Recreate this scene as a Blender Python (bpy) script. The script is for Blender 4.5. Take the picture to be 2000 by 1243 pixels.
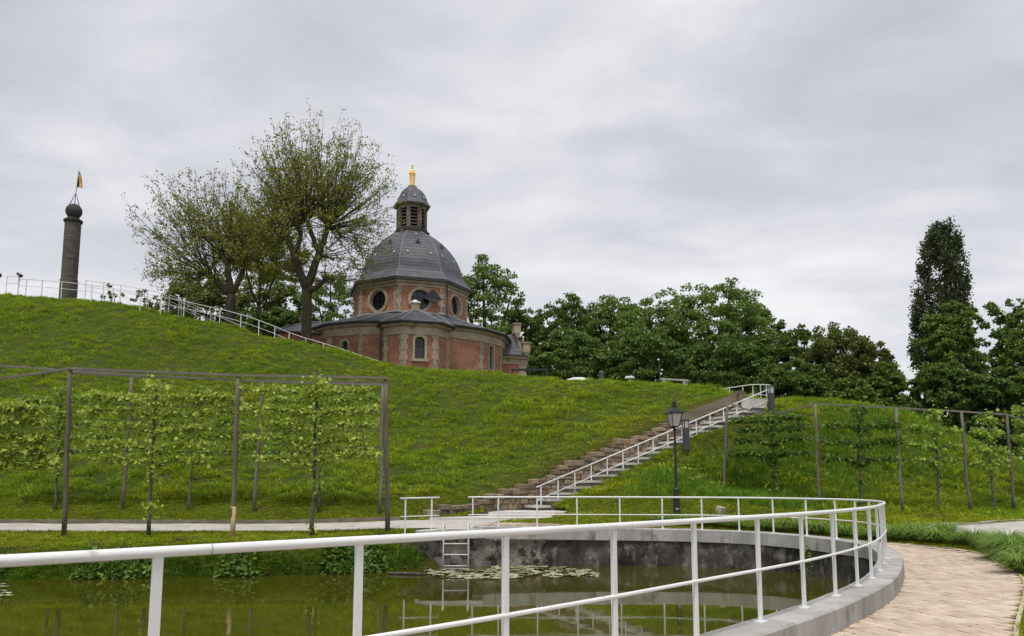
import bpy, math, random
import numpy as np
from mathutils import Vector, Matrix, noise as mnoise
R = math.radians
for o in list(bpy.data.objects): bpy.data.objects.remove(o)
sc = bpy.context.scene
col = sc.collection

# ------------------------------------------------------------------ camera, sky, sun, exposure
EYE = 1.6
FPX = 1550.0                       # focal length in pixels of the 2000 px wide photograph
TH = math.atan(192 / FPX)          # camera pitch
cam = bpy.data.cameras.new('camera'); camo = bpy.data.objects.new('camera', cam); col.objects.link(camo)
camo.location = (0, 0, EYE); camo.rotation_euler = (math.pi / 2 + TH, 0, 0)
cam.sensor_width = 36; cam.lens = FPX / 2000 * 36; cam.shift_y = 143.5 / 2000
cam.clip_start = 0.05; cam.clip_end = 3000
sc.camera = camo
SUN_EL, SUN_AZ = R(70), R(195)     # azimuth measured clockwise from +Y (the view direction)
world = bpy.data.worlds.new('World'); sc.world = world; world.use_nodes = True
def build_sky():
    nt = world.node_tree; N, L = nt.nodes, nt.links; N.clear()
    out = N.new('ShaderNodeOutputWorld')
    sky = N.new('ShaderNodeTexSky'); sky.sky_type = 'NISHITA'; sky.sun_disc = False
    sky.sun_elevation = SUN_EL; sky.sun_rotation = SUN_AZ
    b1 = N.new('ShaderNodeBackground'); b1.inputs[1].default_value = 0.055
    L.new(sky.outputs[0], b1.inputs[0])
    tc = N.new('ShaderNodeTexCoord'); sep = N.new('ShaderNodeSeparateXYZ'); L.new(tc.outputs['Generated'], sep.inputs[0])
    zc = N.new('ShaderNodeMath'); zc.operation = 'MAXIMUM'; L.new(sep.outputs[2], zc.inputs[0]); zc.inputs[1].default_value = 0.0
    za = N.new('ShaderNodeMath'); za.operation = 'ADD'; L.new(zc.outputs[0], za.inputs[0]); za.inputs[1].default_value = 0.16
    dx = N.new('ShaderNodeMath'); dx.operation = 'DIVIDE'; L.new(sep.outputs[0], dx.inputs[0]); L.new(za.outputs[0], dx.inputs[1])
    dy = N.new('ShaderNodeMath'); dy.operation = 'DIVIDE'; L.new(sep.outputs[1], dy.inputs[0]); L.new(za.outputs[0], dy.inputs[1])
    cmb = N.new('ShaderNodeCombineXYZ'); L.new(dx.outputs[0], cmb.inputs[0]); L.new(dy.outputs[0], cmb.inputs[1])
    def nz(scale, detail, rough, off, dist=0.0):
        mp = N.new('ShaderNodeMapping'); mp.inputs['Location'].default_value = off; mp.inputs['Scale'].default_value = (1, 1.5, 1)
        mp.inputs['Rotation'].default_value = (0, 0, 0.35)
        L.new(cmb.outputs[0], mp.inputs[0])
        n = N.new('ShaderNodeTexNoise'); n.inputs['Scale'].default_value = scale; n.inputs['Detail'].default_value = detail
        n.inputs['Roughness'].default_value = rough; n.inputs['Distortion'].default_value = dist
        L.new(mp.outputs[0], n.inputs['Vector']); return n
    n1 = nz(0.6, 4, 0.5, (3.1, 1.7, 0), 0.3); n2 = nz(1.7, 6, 0.55, (7.3, 2.2, 0), 0.25)
    mx = N.new('ShaderNodeMix'); mx.data_type = 'FLOAT'; mx.inputs[0].default_value = 0.42
    L.new(n1.outputs[0], mx.inputs[2]); L.new(n2.outputs[0], mx.inputs[3])
    rp = N.new('ShaderNodeValToRGB'); e = rp.color_ramp.elements
    e[0].position = 0.37; e[0].color = (0.415, 0.43, 0.495, 1); e[1].position = 0.63; e[1].color = (0.77, 0.773, 0.785, 1)
    m = rp.color_ramp.elements.new(0.5); m.color = (0.56, 0.572, 0.617, 1)
    L.new(mx.outputs[0], rp.inputs[0])
    # lighter, thinner cloud towards the horizon
    hr = N.new('ShaderNodeMapRange'); L.new(zc.outputs[0], hr.inputs[0])
    hr.inputs[1].default_value = 0.0; hr.inputs[2].default_value = 0.34; hr.inputs[3].default_value = 0.62; hr.inputs[4].default_value = 0.0
    hm = N.new('ShaderNodeMix'); hm.data_type = 'RGBA'; L.new(hr.outputs[0], hm.inputs[0])
    L.new(rp.outputs[0], hm.inputs[6]); hm.inputs[7].default_value = (0.82, 0.83, 0.82, 1)
    b2 = N.new('ShaderNodeBackground'); b2.inputs[1].default_value = 0.635; L.new(hm.outputs[2], b2.inputs[0])
    ms = N.new('ShaderNodeMixShader'); ms.inputs[0].default_value = 0.93
    L.new(b1.outputs[0], ms.inputs[1]); L.new(b2.outputs[0], ms.inputs[2]); L.new(ms.outputs[0], out.inputs[0])
build_sky()
sun = bpy.data.lights.new('sun', 'SUN'); suno = bpy.data.objects.new('sun', sun); col.objects.link(suno)
sun.energy = 1.5; sun.angle = R(12); sun.color = (1.0, 0.965, 0.91)
_sd = Vector((math.sin(SUN_AZ) * math.cos(SUN_EL), math.cos(SUN_AZ) * math.cos(SUN_EL), math.sin(SUN_EL)))
suno.rotation_euler = _sd.to_track_quat('Z', 'Y').to_euler(); suno.location = _sd * 60 + Vector((0, 30, 0))
vs = sc.view_settings; vs.view_transform = 'Standard'; vs.look = 'None'; vs.exposure = 0.92; vs.gamma = 1; vs.use_curve_mapping = False
sc.render.engine = 'CYCLES'; sc.cycles.use_denoising = True; sc.cycles.denoising_prefilter = 'NONE'; sc.cycles.max_bounces = 6
sc.cycles.transparent_max_bounces = 4; sc.cycles.diffuse_bounces = 3; sc.cycles.glossy_bounces = 3

# ------------------------------------------------------------------ survey: turn a sighted direction and a depth into a point of the place
_c, _s = math.cos(TH), math.sin(TH)
def ray(px, py):
    b = (765 - py) / FPX
    return (px - 1000) / FPX, _c - b * _s, _s + b * _c
def at(px, py, Y):
    a, y, z = ray(px, py); k = Y / y
    return Vector((a * k, Y, EYE + z * k))
def on(px, py, z):
    a, y, zz = ray(px, py); k = (z - EYE) / zz
    return Vector((a * k, y * k, z))
def xat(px, Y, py=800): return at(px, py, Y).x

# ------------------------------------------------------------------ helpers: meshes, things
def tag(o, label=None, cat=None, group=None, kind=None):
    if label: o['label'] = label
    if cat: o['category'] = cat
    if group: o['group'] = group
    if kind: o['kind'] = kind
    return o
def empty(name, loc, label, cat, group=None, rz=0):
    o = bpy.data.objects.new(name, None); col.objects.link(o); o.location = loc; o.rotation_euler = (0, 0, rz)
    o.empty_display_size = 0.2
    return tag(o, label, cat, group)
def link(name, me, m, parent=None, loc=None):
    o = bpy.data.objects.new(name, me); col.objects.link(o)
    if m is not None and len(me.materials) == 0: me.materials.append(m)
    if parent is not None:
        o.parent = parent
        if loc is None and parent.type == 'EMPTY' and parent.parent is None:
            o.matrix_parent_inverse = Matrix.LocRotScale(parent.location, parent.rotation_euler, None).inverted()
    if loc is not None: o.location = loc
    return o
def mesh_np(name, V, F, smooth=False):
    """V (n,3) array, F (m,k) int array with constant k"""
    V = np.asarray(V, dtype=np.float32); F = np.asarray(F, dtype=np.int32)
    me = bpy.data.meshes.new(name); k = F.shape[1]
    me.vertices.add(len(V)); me.vertices.foreach_set('co', V.ravel())
    me.loops.add(F.size); me.loops.foreach_set('vertex_index', F.ravel())
    me.polygons.add(len(F)); me.polygons.foreach_set('loop_start', np.arange(0, F.size, k, dtype=np.int32))
    me.polygons.foreach_set('use_smooth', np.full(len(F), smooth, dtype=bool))
    me.update(calc_edges=True); return me
class MB:
    def __init__(s): s.v = []; s.f = []
    def add(s, V, F):
        n = len(s.v); s.v += [tuple(p) for p in V]; s.f += [tuple(i + n for i in f) for f in F]; return s
    def box(s, c, d, rz=0.0, M=None):
        hx, hy, hz = d[0] / 2, d[1] / 2, d[2] / 2
        P = [Vector((x * hx, y * hy, z * hz)) for z in (-1, 1) for y in (-1, 1) for x in (-1, 1)]
        if M is None: M = Matrix.Rotation(rz, 3, 'Z')
        c = Vector(c)
        return s.add([M @ p + c for p in P], [(0, 2, 3, 1), (4, 5, 7, 6), (0, 1, 5, 4), (2, 6, 7, 3), (0, 4, 6, 2), (1, 3, 7, 5)])
    def bar(s, a, b, w, h, up=(0, 0, 1)):
        a, b = Vector(a), Vector(b); d = b - a; L = d.length; d.normalize(); u = Vector(up)
        if abs(d.dot(u)) > 0.98: u = Vector((1, 0, 0))
        sd = d.cross(u).normalized(); u = sd.cross(d)
        return s.box((a + b) / 2, (L, w, h), M=Matrix((d, sd, u)).transposed())
    def tube(s, pts, rad, n=8, caps=True, closed=False):
        pts = [Vector(p) for p in pts]; m = len(pts)
        if isinstance(rad, (int, float)): rad = [rad] * m
        V = []; F = []; up = None
        for i, p in enumerate(pts):
            if closed: d = pts[(i + 1) % m] - pts[i - 1]
            else: d = pts[min(i + 1, m - 1)] - pts[max(i - 1, 0)]
            d.normalize()
            if up is None:
                up = Vector((0, 0, 1)) if abs(d.z) < 0.9 else Vector((1, 0, 0))
            sd = d.cross(up).normalized(); up = sd.cross(d).normalized()
            for k in range(n):
                t = 2 * math.pi * k / n
                V.append(p + (sd * math.cos(t) + up * math.sin(t)) * rad[i])
        for i in range(m if closed else m - 1):
            j = (i + 1) % m
            for k in range(n):
                k2 = (k + 1) % n
                F.append((i * n + k, i * n + k2, j * n + k2, j * n + k))
        if caps and not closed:
            F.append(tuple(range(n - 1, -1, -1))); F.append(tuple((m - 1) * n + k for k in range(n)))
        return s.add(V, F)
    def lathe(s, prof, n=24, c=(0, 0, 0), a0=0.0, caps=True):
        """prof: list of (r, z); n corners"""
        V = []; F = []
        for r, z in prof:
            for k in range(n):
                t = a0 + 2 * math.pi * k / n; V.append((c[0] + r * math.cos(t), c[1] + r * math.sin(t), c[2] + z))
        for i in range(len(prof) - 1):
            for k in range(n):
                k2 = (k + 1) % n; F.append((i * n + k, i * n + k2, (i + 1) * n + k2, (i + 1) * n + k))
        if caps:
            F.append(tuple(range(n - 1, -1, -1))); F.append(tuple((len(prof) - 1) * n + k for k in range(n)))
        return s.add(V, F)
    def ring(s, poly_lo, z_lo, poly_hi, z_hi):
        """side faces between two polygons (same count) """
        n = len(poly_lo)
        V = [(p[0], p[1], z_lo) for p in poly_lo] + [(p[0], p[1], z_hi) for p in poly_hi]
        return s.add(V, [(k, (k + 1) % n, n + (k + 1) % n, n + k) for k in range(n)])
    def prism(s, poly, z0, z1):
        n = len(poly); V = [(p[0], p[1], z0) for p in poly] + [(p[0], p[1], z1) for p in poly]
        F = [(k, (k + 1) % n, n + (k + 1) % n, n + k) for k in range(n)] + [tuple(range(n - 1, -1, -1)), tuple(range(n, 2 * n))]
        return s.add(V, F)
    def mesh(s, name, smooth=False):
        me = bpy.data.meshes.new(name); me.from_pydata(s.v, [], s.f)
        if smooth: me.polygons.foreach_set('use_smooth', np.ones(len(me.polygons), dtype=bool))
        me.update(); return me
    def build(s, name, m, parent=None, smooth=False, loc=None):
        return link(name, s.mesh(name, smooth), m, parent, loc)
def catmull(pts, step=0.3):
    P = [np.array(p, float) for p in pts]; P = [2 * P[0] - P[1]] + P + [2 * P[-1] - P[-2]]; out = []
    for i in range(1, len(P) - 2):
        n = max(2, int(np.linalg.norm(P[i + 1] - P[i]) / step))
        for k in range(n):
            t = k / n; a, b, c, d = P[i - 1], P[i], P[i + 1], P[i + 2]
            out.append(0.5 * (2 * b + (c - a) * t + (2 * a - 5 * b + 4 * c - d) * t * t + (3 * b - a - 3 * c + d) * t ** 3))
    out.append(P[-2]); return np.array(out)
def offset2d(L, d):
    """offset an open 2-D polyline to its right by d"""
    L = np.asarray(L)[:, :2]; T = np.gradient(L, axis=0); T /= np.linalg.norm(T, axis=1)[:, None]
    return L + np.stack([T[:, 1], -T[:, 0]], 1) * d
def inside(px, py, poly):
    poly = np.asarray(poly); r = np.zeros(np.shape(px), bool); j = len(poly) - 1
    for i in range(len(poly)):
        xi, yi = poly[i][0], poly[i][1]; xj, yj = poly[j][0], poly[j][1]
        c = ((yi > py) != (yj > py)) & (px < (xj - xi) * (py - yi) / (yj - yi + 1e-12) + xi)
        r ^= c; j = i
    return r
def dist_poly(px, py, L):
    """distance to an open polyline"""
    d = np.full(np.shape(px), 1e9)
    for i in range(len(L) - 1):
        ax, ay = L[i][0], L[i][1]; bx, by = L[i + 1][0] - ax, L[i + 1][1] - ay
        t = np.clip(((px - ax) * bx + (py - ay) * by) / (bx * bx + by * by + 1e-12), 0, 1)
        d = np.minimum(d, np.hypot(px - ax - t * bx, py - ay - t * by))
    return d
def sstep(x, a, b):
    t = np.clip((x - a) / (b - a), 0, 1); return t * t * (3 - 2 * t)

# ------------------------------------------------------------------ materials
def mat(name, c1, c2=None, rough=0.7, metal=0.0, scale=3.0, detail=5.0, lo=0.35, hi=0.65, rand=0.0, island=0.0,
        bump=0.0, bscale=20.0, spec=0.4, c3=None, s3=0.6, lo3=0.55, hi3=0.7, stretch=(1, 1, 1), trans=0.0, coord='Object', bdist=0.02, fine=0.0):
    m = bpy.data.materials.new(name); m.use_nodes = True; nt = m.node_tree; N, L = nt.nodes, nt.links
    b = N['Principled BSDF']; b.inputs['Roughness'].default_value = rough; b.inputs['Metallic'].default_value = metal
    b.inputs['Specular IOR Level'].default_value = spec
    tc = N.new('ShaderNodeTexCoord'); mp = N.new('ShaderNodeMapping'); mp.inputs['Scale'].default_value = stretch
    if coord == 'World':
        g = N.new('ShaderNodeNewGeometry'); L.new(g.outputs['Position'], mp.inputs[0])
    else: L.new(tc.outputs[coord], mp.inputs[0])
    def noise(sc_, de):
        n = N.new('ShaderNodeTexNoise'); n.inputs['Scale'].default_value = sc_; n.inputs['Detail'].default_value = de
        n.inputs['Roughness'].default_value = 0.6; L.new(mp.outputs[0], n.inputs['Vector']); return n.outputs[0]
    def ramp(src, a, z):
        r = N.new('ShaderNodeMapRange'); r.interpolation_type = 'SMOOTHSTEP'; L.new(src, r.inputs[0])
        r.inputs[1].default_value = a; r.inputs[2].default_value = z; return r.outputs[0]
    rgb = N.new('ShaderNodeRGB'); rgb.outputs[0].default_value = (*c1, 1); cur = rgb.outputs[0]
    def mixc(f, a, bcol):
        x = N.new('ShaderNodeMix'); x.data_type = 'RGBA'; L.new(f, x.inputs[0]); L.new(a, x.inputs[6]); x.inputs[7].default_value = (*bcol, 1); return x.outputs[2]
    if c2 is not None: cur = mixc(ramp(noise(scale, detail), lo, hi), cur, c2)
    if c3 is not None: cur = mixc(ramp(noise(s3, 4), lo3, hi3), cur, c3)
    def vary(src, amt, cur):
        mr = N.new('ShaderNodeMapRange'); L.new(src, mr.inputs[0]); mr.inputs[3].default_value = 1 - amt; mr.inputs[4].default_value = 1 + amt
        hs = N.new('ShaderNodeHueSaturation'); L.new(mr.outputs[0], hs.inputs['Value']); L.new(cur, hs.inputs['Color']); return hs.outputs[0]
    if rand: 
        oi = N.new('ShaderNodeObjectInfo'); cur = vary(oi.outputs['Random'], rand, cur)
    if island:
        gi = N.new('ShaderNodeNewGeometry'); cur = vary(gi.outputs['Random Per Island'], island, cur)
    if fine: cur = vary(noise(scale * 14, 3), fine, cur)
    L.new(cur, b.inputs['Base Color'])
    if bump:
        bm = N.new('ShaderNodeBump'); bm.inputs['Strength'].default_value = bump; bm.inputs['Distance'].default_value = bdist
        L.new(noise(bscale, 6), bm.inputs['Height']); L.new(bm.outputs[0], b.inputs['Normal'])
    if trans:
        tr = N.new('ShaderNodeBsdfTranslucent'); L.new(cur, tr.inputs[0]); ms = N.new('ShaderNodeMixShader'); ms.inputs[0].default_value = trans
        L.new(b.outputs[0], ms.inputs[1]); L.new(tr.outputs[0], ms.inputs[2]); L.new(ms.outputs[0], N['Material Output'].inputs[0])
    return m
M = {}
M['ground'] = mat('ground', (0.042, 0.062, 0.009), (0.06, 0.08, 0.012), rough=0.95, scale=1.2, c3=(0.07, 0.065, 0.02), s3=0.5, lo3=0.56, hi3=0.70, bump=0.6, bscale=9, bdist=0.08, coord='World', spec=0.1)  # base colour darkened so gaps between the tufts read as shade
M['meadow'] = mat('meadow_blades', (0.30, 0.40, 0.036), (0.225, 0.335, 0.028), rough=0.95, scale=0.9, lo=0.40, hi=0.62, rand=0.22, c3=(0.37, 0.42, 0.03), s3=0.22, lo3=0.46, hi3=0.66, coord='World', spec=0.04, trans=0.3)
M['lawn'] = mat('lawn_blades', (0.33, 0.38, 0.03), (0.26, 0.33, 0.022), rough=0.95, scale=0.6, rand=0.22, c3=(0.20, 0.19, 0.06), s3=0.9, lo3=0.56, hi3=0.72, coord='World', spec=0.04, trans=0.3)
M['tallgrass'] = mat('tall_grass_blades', (0.17, 0.30, 0.022), (0.12, 0.23, 0.018), rough=0.6, scale=0.6, rand=0.3, coord='World', spec=0.25, trans=0.3)
M['sedge'] = mat('sedge_blades', (0.23, 0.35, 0.06), (0.17, 0.28, 0.045), rough=0.55, scale=1.5, island=0.35, coord='World', spec=0.3, trans=0.3)
M['bank'] = mat('bank_plant_leaves', (0.09, 0.17, 0.025), (0.14, 0.22, 0.03), rough=0.55, scale=1.0, rand=0.35, coord='World', spec=0.35, trans=0.25)
M['flower'] = mat('yellow_petals', (0.75, 0.66, 0.10), rough=0.6, rand=0.2, trans=0.2)
M['white_metal'] = mat('white_painted_metal', (0.80, 0.80, 0.785), (0.73, 0.735, 0.73), rough=0.38, scale=1.5, bump=0.06, bscale=60, spec=0.5, c3=(0.52, 0.50, 0.44), s3=7, lo3=0.63, hi3=0.78, coord='World')
M['white_metal_old'] = mat('white_painted_metal_weathered', (0.70, 0.70, 0.68), (0.56, 0.56, 0.54), rough=0.5, scale=3, spec=0.4)
M['concrete'] = mat('kerb_concrete', (0.42, 0.405, 0.385), (0.32, 0.31, 0.29), rough=0.85, scale=1.6, rand=0.07, bump=0.25, bscale=45, c3=(0.18, 0.17, 0.155), s3=2.6, lo3=0.54, hi3=0.74, stretch=(1, 1, 0.6), spec=0.25, coord='World', fine=0.08)
M['concrete_light'] = mat('pale_concrete', (0.58, 0.56, 0.52), (0.46, 0.44, 0.40), rough=0.85, scale=2.0, rand=0.08, bump=0.2, bscale=40, coord='World', fine=0.06)
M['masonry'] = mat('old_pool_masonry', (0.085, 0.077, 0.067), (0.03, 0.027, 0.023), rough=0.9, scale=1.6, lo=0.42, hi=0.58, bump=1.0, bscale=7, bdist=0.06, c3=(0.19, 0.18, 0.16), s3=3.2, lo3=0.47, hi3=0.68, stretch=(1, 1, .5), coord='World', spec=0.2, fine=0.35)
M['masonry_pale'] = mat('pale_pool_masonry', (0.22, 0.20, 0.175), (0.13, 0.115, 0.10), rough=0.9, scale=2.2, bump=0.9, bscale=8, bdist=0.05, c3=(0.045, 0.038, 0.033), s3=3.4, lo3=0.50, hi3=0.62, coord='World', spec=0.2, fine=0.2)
M['old_brick'] = mat('old_pool_brick', (0.10, 0.06, 0.05), (0.06, 0.04, 0.036), rough=0.9, scale=3, rand=0.3, bump=0.5, bscale=20)
M['stone'] = mat('brown_wall_stone', (0.20, 0.15, 0.10), (0.30, 0.235, 0.16), rough=0.9, scale=2.2, rand=0.38, bump=0.7, bscale=10, bdist=0.04, c3=(0.10, 0.075, 0.05), s3=2.5, lo3=0.52, hi3=0.68, spec=0.2, fine=0.15)
M['brown_wall'] = mat('brown_rendered_wall', (0.135, 0.108, 0.078), (0.20, 0.165, 0.12), rough=0.9, scale=1.5, stretch=(0.4, 0.4, 3), bump=0.4, bscale=14, coord='World')
M['riser'] = mat('dark_step_stone', (0.11, 0.10, 0.09), (0.17, 0.155, 0.13), rough=0.9, scale=2, rand=0.25, bump=0.5, bscale=15)
M['road'] = mat('pale_road', (0.48, 0.45, 0.41), (0.38, 0.355, 0.32), rough=0.9, scale=1.1, c3=(0.30, 0.275, 0.24), s3=2.2, lo3=0.56, hi3=0.74, bump=0.3, bscale=70, coord='World', fine=0.08)
M['edging'] = mat('brown_edging', (0.14, 0.115, 0.09), (0.21, 0.18, 0.15), rough=0.9, scale=2, bump=0.4, bscale=20, coord='World')
M['paver'] = mat('sand_clay_paver', (0.47, 0.375, 0.285), (0.545, 0.455, 0.355), rough=0.85, scale=1.5, rand=0.13, bump=0.3, bscale=40, c3=(0.46, 0.355, 0.275), s3=1.3, lo3=0.48, hi3=0.62, coord='World', spec=0.25, fine=0.08)
M['paver_far'] = mat('sand_clay_paver_joined', (0.47, 0.375, 0.285), (0.545, 0.455, 0.355), rough=0.85, scale=1.5, island=0.13, bump=0.3, bscale=40, c3=(0.46, 0.355, 0.275), s3=1.3, lo3=0.48, hi3=0.62, coord='World', spec=0.25, fine=0.08)
M['joint'] = mat('paving_joint_sand', (0.17, 0.135, 0.095), (0.12, 0.095, 0.065), rough=0.95, scale=6, coord='World')
M['wood'] = mat('weathered_wood', (0.115, 0.098, 0.072), (0.175, 0.152, 0.115), rough=0.85, scale=3, stretch=(5, 5, 0.5), rand=0.2, bump=0.5, bscale=12, c3=(0.06, 0.055, 0.042), s3=1.2, lo3=0.55, hi3=0.75)
M['wood_new'] = mat('fresh_wood', (0.42, 0.31, 0.14), (0.48, 0.37, 0.19), rough=0.8, scale=4, stretch=(5, 5, 0.5))
M['beam'] = mat('weathered_beam', (0.135, 0.122, 0.10), (0.21, 0.19, 0.158), rough=0.85, scale=3, stretch=(0.6, 6, 6), rand=0.12, bump=0.5, bscale=14)
M['bark'] = mat('bark', (0.05, 0.040, 0.027), (0.085, 0.072, 0.048), rough=0.95, scale=3, stretch=(3, 3, 0.7), bump=0.9, bscale=8, bdist=0.05, c3=(0.055, 0.06, 0.026), s3=0.8, spec=0.1)
M['bark_pale'] = mat('mottled_bark', (0.15, 0.14, 0.11), (0.06, 0.058, 0.042), rough=0.9, scale=7, bump=0.5, bscale=16, spec=0.15, rand=0.15)
M['twig'] = mat('twig_bark', (0.075, 0.065, 0.04), (0.11, 0.095, 0.06), rough=0.9, scale=2, spec=0.15)
M['slate'] = mat('slate', (0.055, 0.059, 0.066), (0.085, 0.09, 0.10), rough=0.5, scale=1.2, stretch=(1, 1, 4), bump=0.3, bscale=9, spec=0.5, c3=(0.115, 0.12, 0.125), s3=0.7, coord='World', fine=0.12)
M['lead'] = mat('grey_lead', (0.19, 0.195, 0.20), (0.25, 0.255, 0.26), rough=0.6, scale=2, spec=0.5, coord='World', fine=0.1)
M['gutter'] = mat('dark_gutter', (0.03, 0.028, 0.026), (0.06, 0.055, 0.05), rough=0.6, scale=2, coord='World')
M['limestone'] = mat('weathered_limestone', (0.42, 0.34, 0.25), (0.31, 0.245, 0.175), rough=0.9, scale=1.1, bump=0.4, bscale=8, c3=(0.18, 0.14, 0.105), s3=0.7, lo3=0.55, hi3=0.75, coord='World', spec=0.2, fine=0.15)
M['limestone_dark'] = mat('blackened_limestone', (0.22, 0.18, 0.135), (0.14, 0.115, 0.085), rough=0.9, scale=1.3, bump=0.4, bscale=8, c3=(0.08, 0.07, 0.055), s3=0.9, lo3=0.5, hi3=0.7, coord='World', spec=0.2, fine=0.15)
M['dry'] = mat('dry_turf_blades', (0.34, 0.31, 0.09), (0.24, 0.26, 0.05), rough=0.95, scale=1.2, rand=0.25, coord='World', spec=0.04, trans=0.25)
M['gold'] = mat('gilding', (0.92, 0.62, 0.20), (0.82, 0.52, 0.16), rough=0.45, metal=0.35, scale=3)
M['black'] = mat('black_cast_iron', (0.012, 0.013, 0.014), rough=0.4, spec=0.5)
M['dark_metal'] = mat('dark_grey_metal', (0.045, 0.05, 0.06), (0.06, 0.065, 0.075), rough=0.5, scale=2)
M['steel'] = mat('steel', (0.45, 0.46, 0.46), rough=0.35, metal=0.6)
M['galv'] = mat('galvanised_tube', (0.55, 0.55, 0.53), (0.45, 0.45, 0.43), rough=0.4, metal=0.4, scale=6)
M['shade_black'] = mat('painted_interior_shade', (0.008, 0.008, 0.009), rough=0.9, spec=0.0)
M['window'] = mat('window_glass', (0.012, 0.013, 0.016), rough=0.15, spec=0.5)
M['frosted'] = mat('lantern_glass', (0.72, 0.72, 0.66), (0.62, 0.62, 0.56), rough=0.25, scale=2, trans=0.35)
M['column'] = mat('column_stone', (0.08, 0.07, 0.06), (0.12, 0.10, 0.085), rough=0.9, scale=0.8, stretch=(1, 1, 3), bump=0.4, bscale=6, c3=(0.05, 0.047, 0.044), s3=0.9, coord='World', fine=0.15)
M['column_dark'] = mat('column_cap_stone', (0.035, 0.032, 0.03), (0.055, 0.05, 0.045), rough=0.9, scale=1.2, bump=0.4, bscale=8, coord='World')
M['flag_red'] = mat('flag_red', (0.55, 0.12, 0.05), rough=0.7); M['flag_yellow'] = mat('flag_yellow', (0.62, 0.40, 0.10), rough=0.7); M['flag_black'] = mat('flag_black', (0.02, 0.02, 0.02), rough=0.7)
M['lily'] = mat('lily_pad', (0.24, 0.27, 0.13), (0.38, 0.39, 0.25), rough=0.3, scale=4, rand=0.3, spec=0.6, c3=(0.13, 0.10, 0.04), s3=3, lo3=0.6, hi3=0.75)
M['star_zinc'] = mat('star_zinc', (0.50, 0.50, 0.48), (0.40, 0.40, 0.38), rough=0.5)
M['white_plastic'] = mat('white_plastic', (0.80, 0.80, 0.78), (0.70, 0.70, 0.68), rough=0.5, scale=5)
M['rock'] = mat('pale_rock', (0.42, 0.37, 0.29), (0.30, 0.25, 0.19), rough=0.9, scale=6, bump=0.6, bscale=12)
M['fabric_white'] = mat('white_stone_top', (0.72, 0.72, 0.68), (0.6, 0.6, 0.56), rough=0.7, scale=3)
def leafmat(name, c1, c2, c3=None, tr=0.38, isl=0.32, spec=0.3, rough=0.5):
    return mat(name, c1, c2, rough=rough, scale=0.45, island=isl, c3=c3, s3=0.9, lo3=0.55, hi3=0.72, coord='World', spec=spec, trans=tr)
M['leaf_dark'] = leafmat('dark_tree_leaves', (0.10, 0.16, 0.03), (0.125, 0.19, 0.038))
M['leaf_mid'] = leafmat('mid_tree_leaves', (0.14, 0.21, 0.038), (0.17, 0.245, 0.05))
M['leaf_bright'] = leafmat('bright_tree_leaves', (0.14, 0.215, 0.045), (0.175, 0.25, 0.06))
M['leaf_olive'] = leafmat('olive_tree_leaves', (0.15, 0.19, 0.042), (0.12, 0.17, 0.036))
M['leaf_poplar'] = leafmat('poplar_leaves', (0.06, 0.085, 0.028), (0.075, 0.105, 0.034))
M['leaf_spring'] = leafmat('young_spring_leaves', (0.20, 0.23, 0.03), (0.27, 0.285, 0.04), c3=(0.28, 0.25, 0.04), tr=0.5)
M['leaf_vine'] = leafmat('espalier_leaves', (0.33, 0.43, 0.055), (0.44, 0.52, 0.10), isl=0.35, tr=0.35)
M['leaf_vine_deep'] = leafmat('espalier_leaves_ivy', (0.10, 0.18, 0.026), (0.17, 0.27, 0.04), isl=0.35, tr=0.35)
M['leaf_vine_dark'] = leafmat('espalier_leaves_deep', (0.23, 0.34, 0.045), (0.33, 0.43, 0.075), isl=0.35, tr=0.35)
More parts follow.
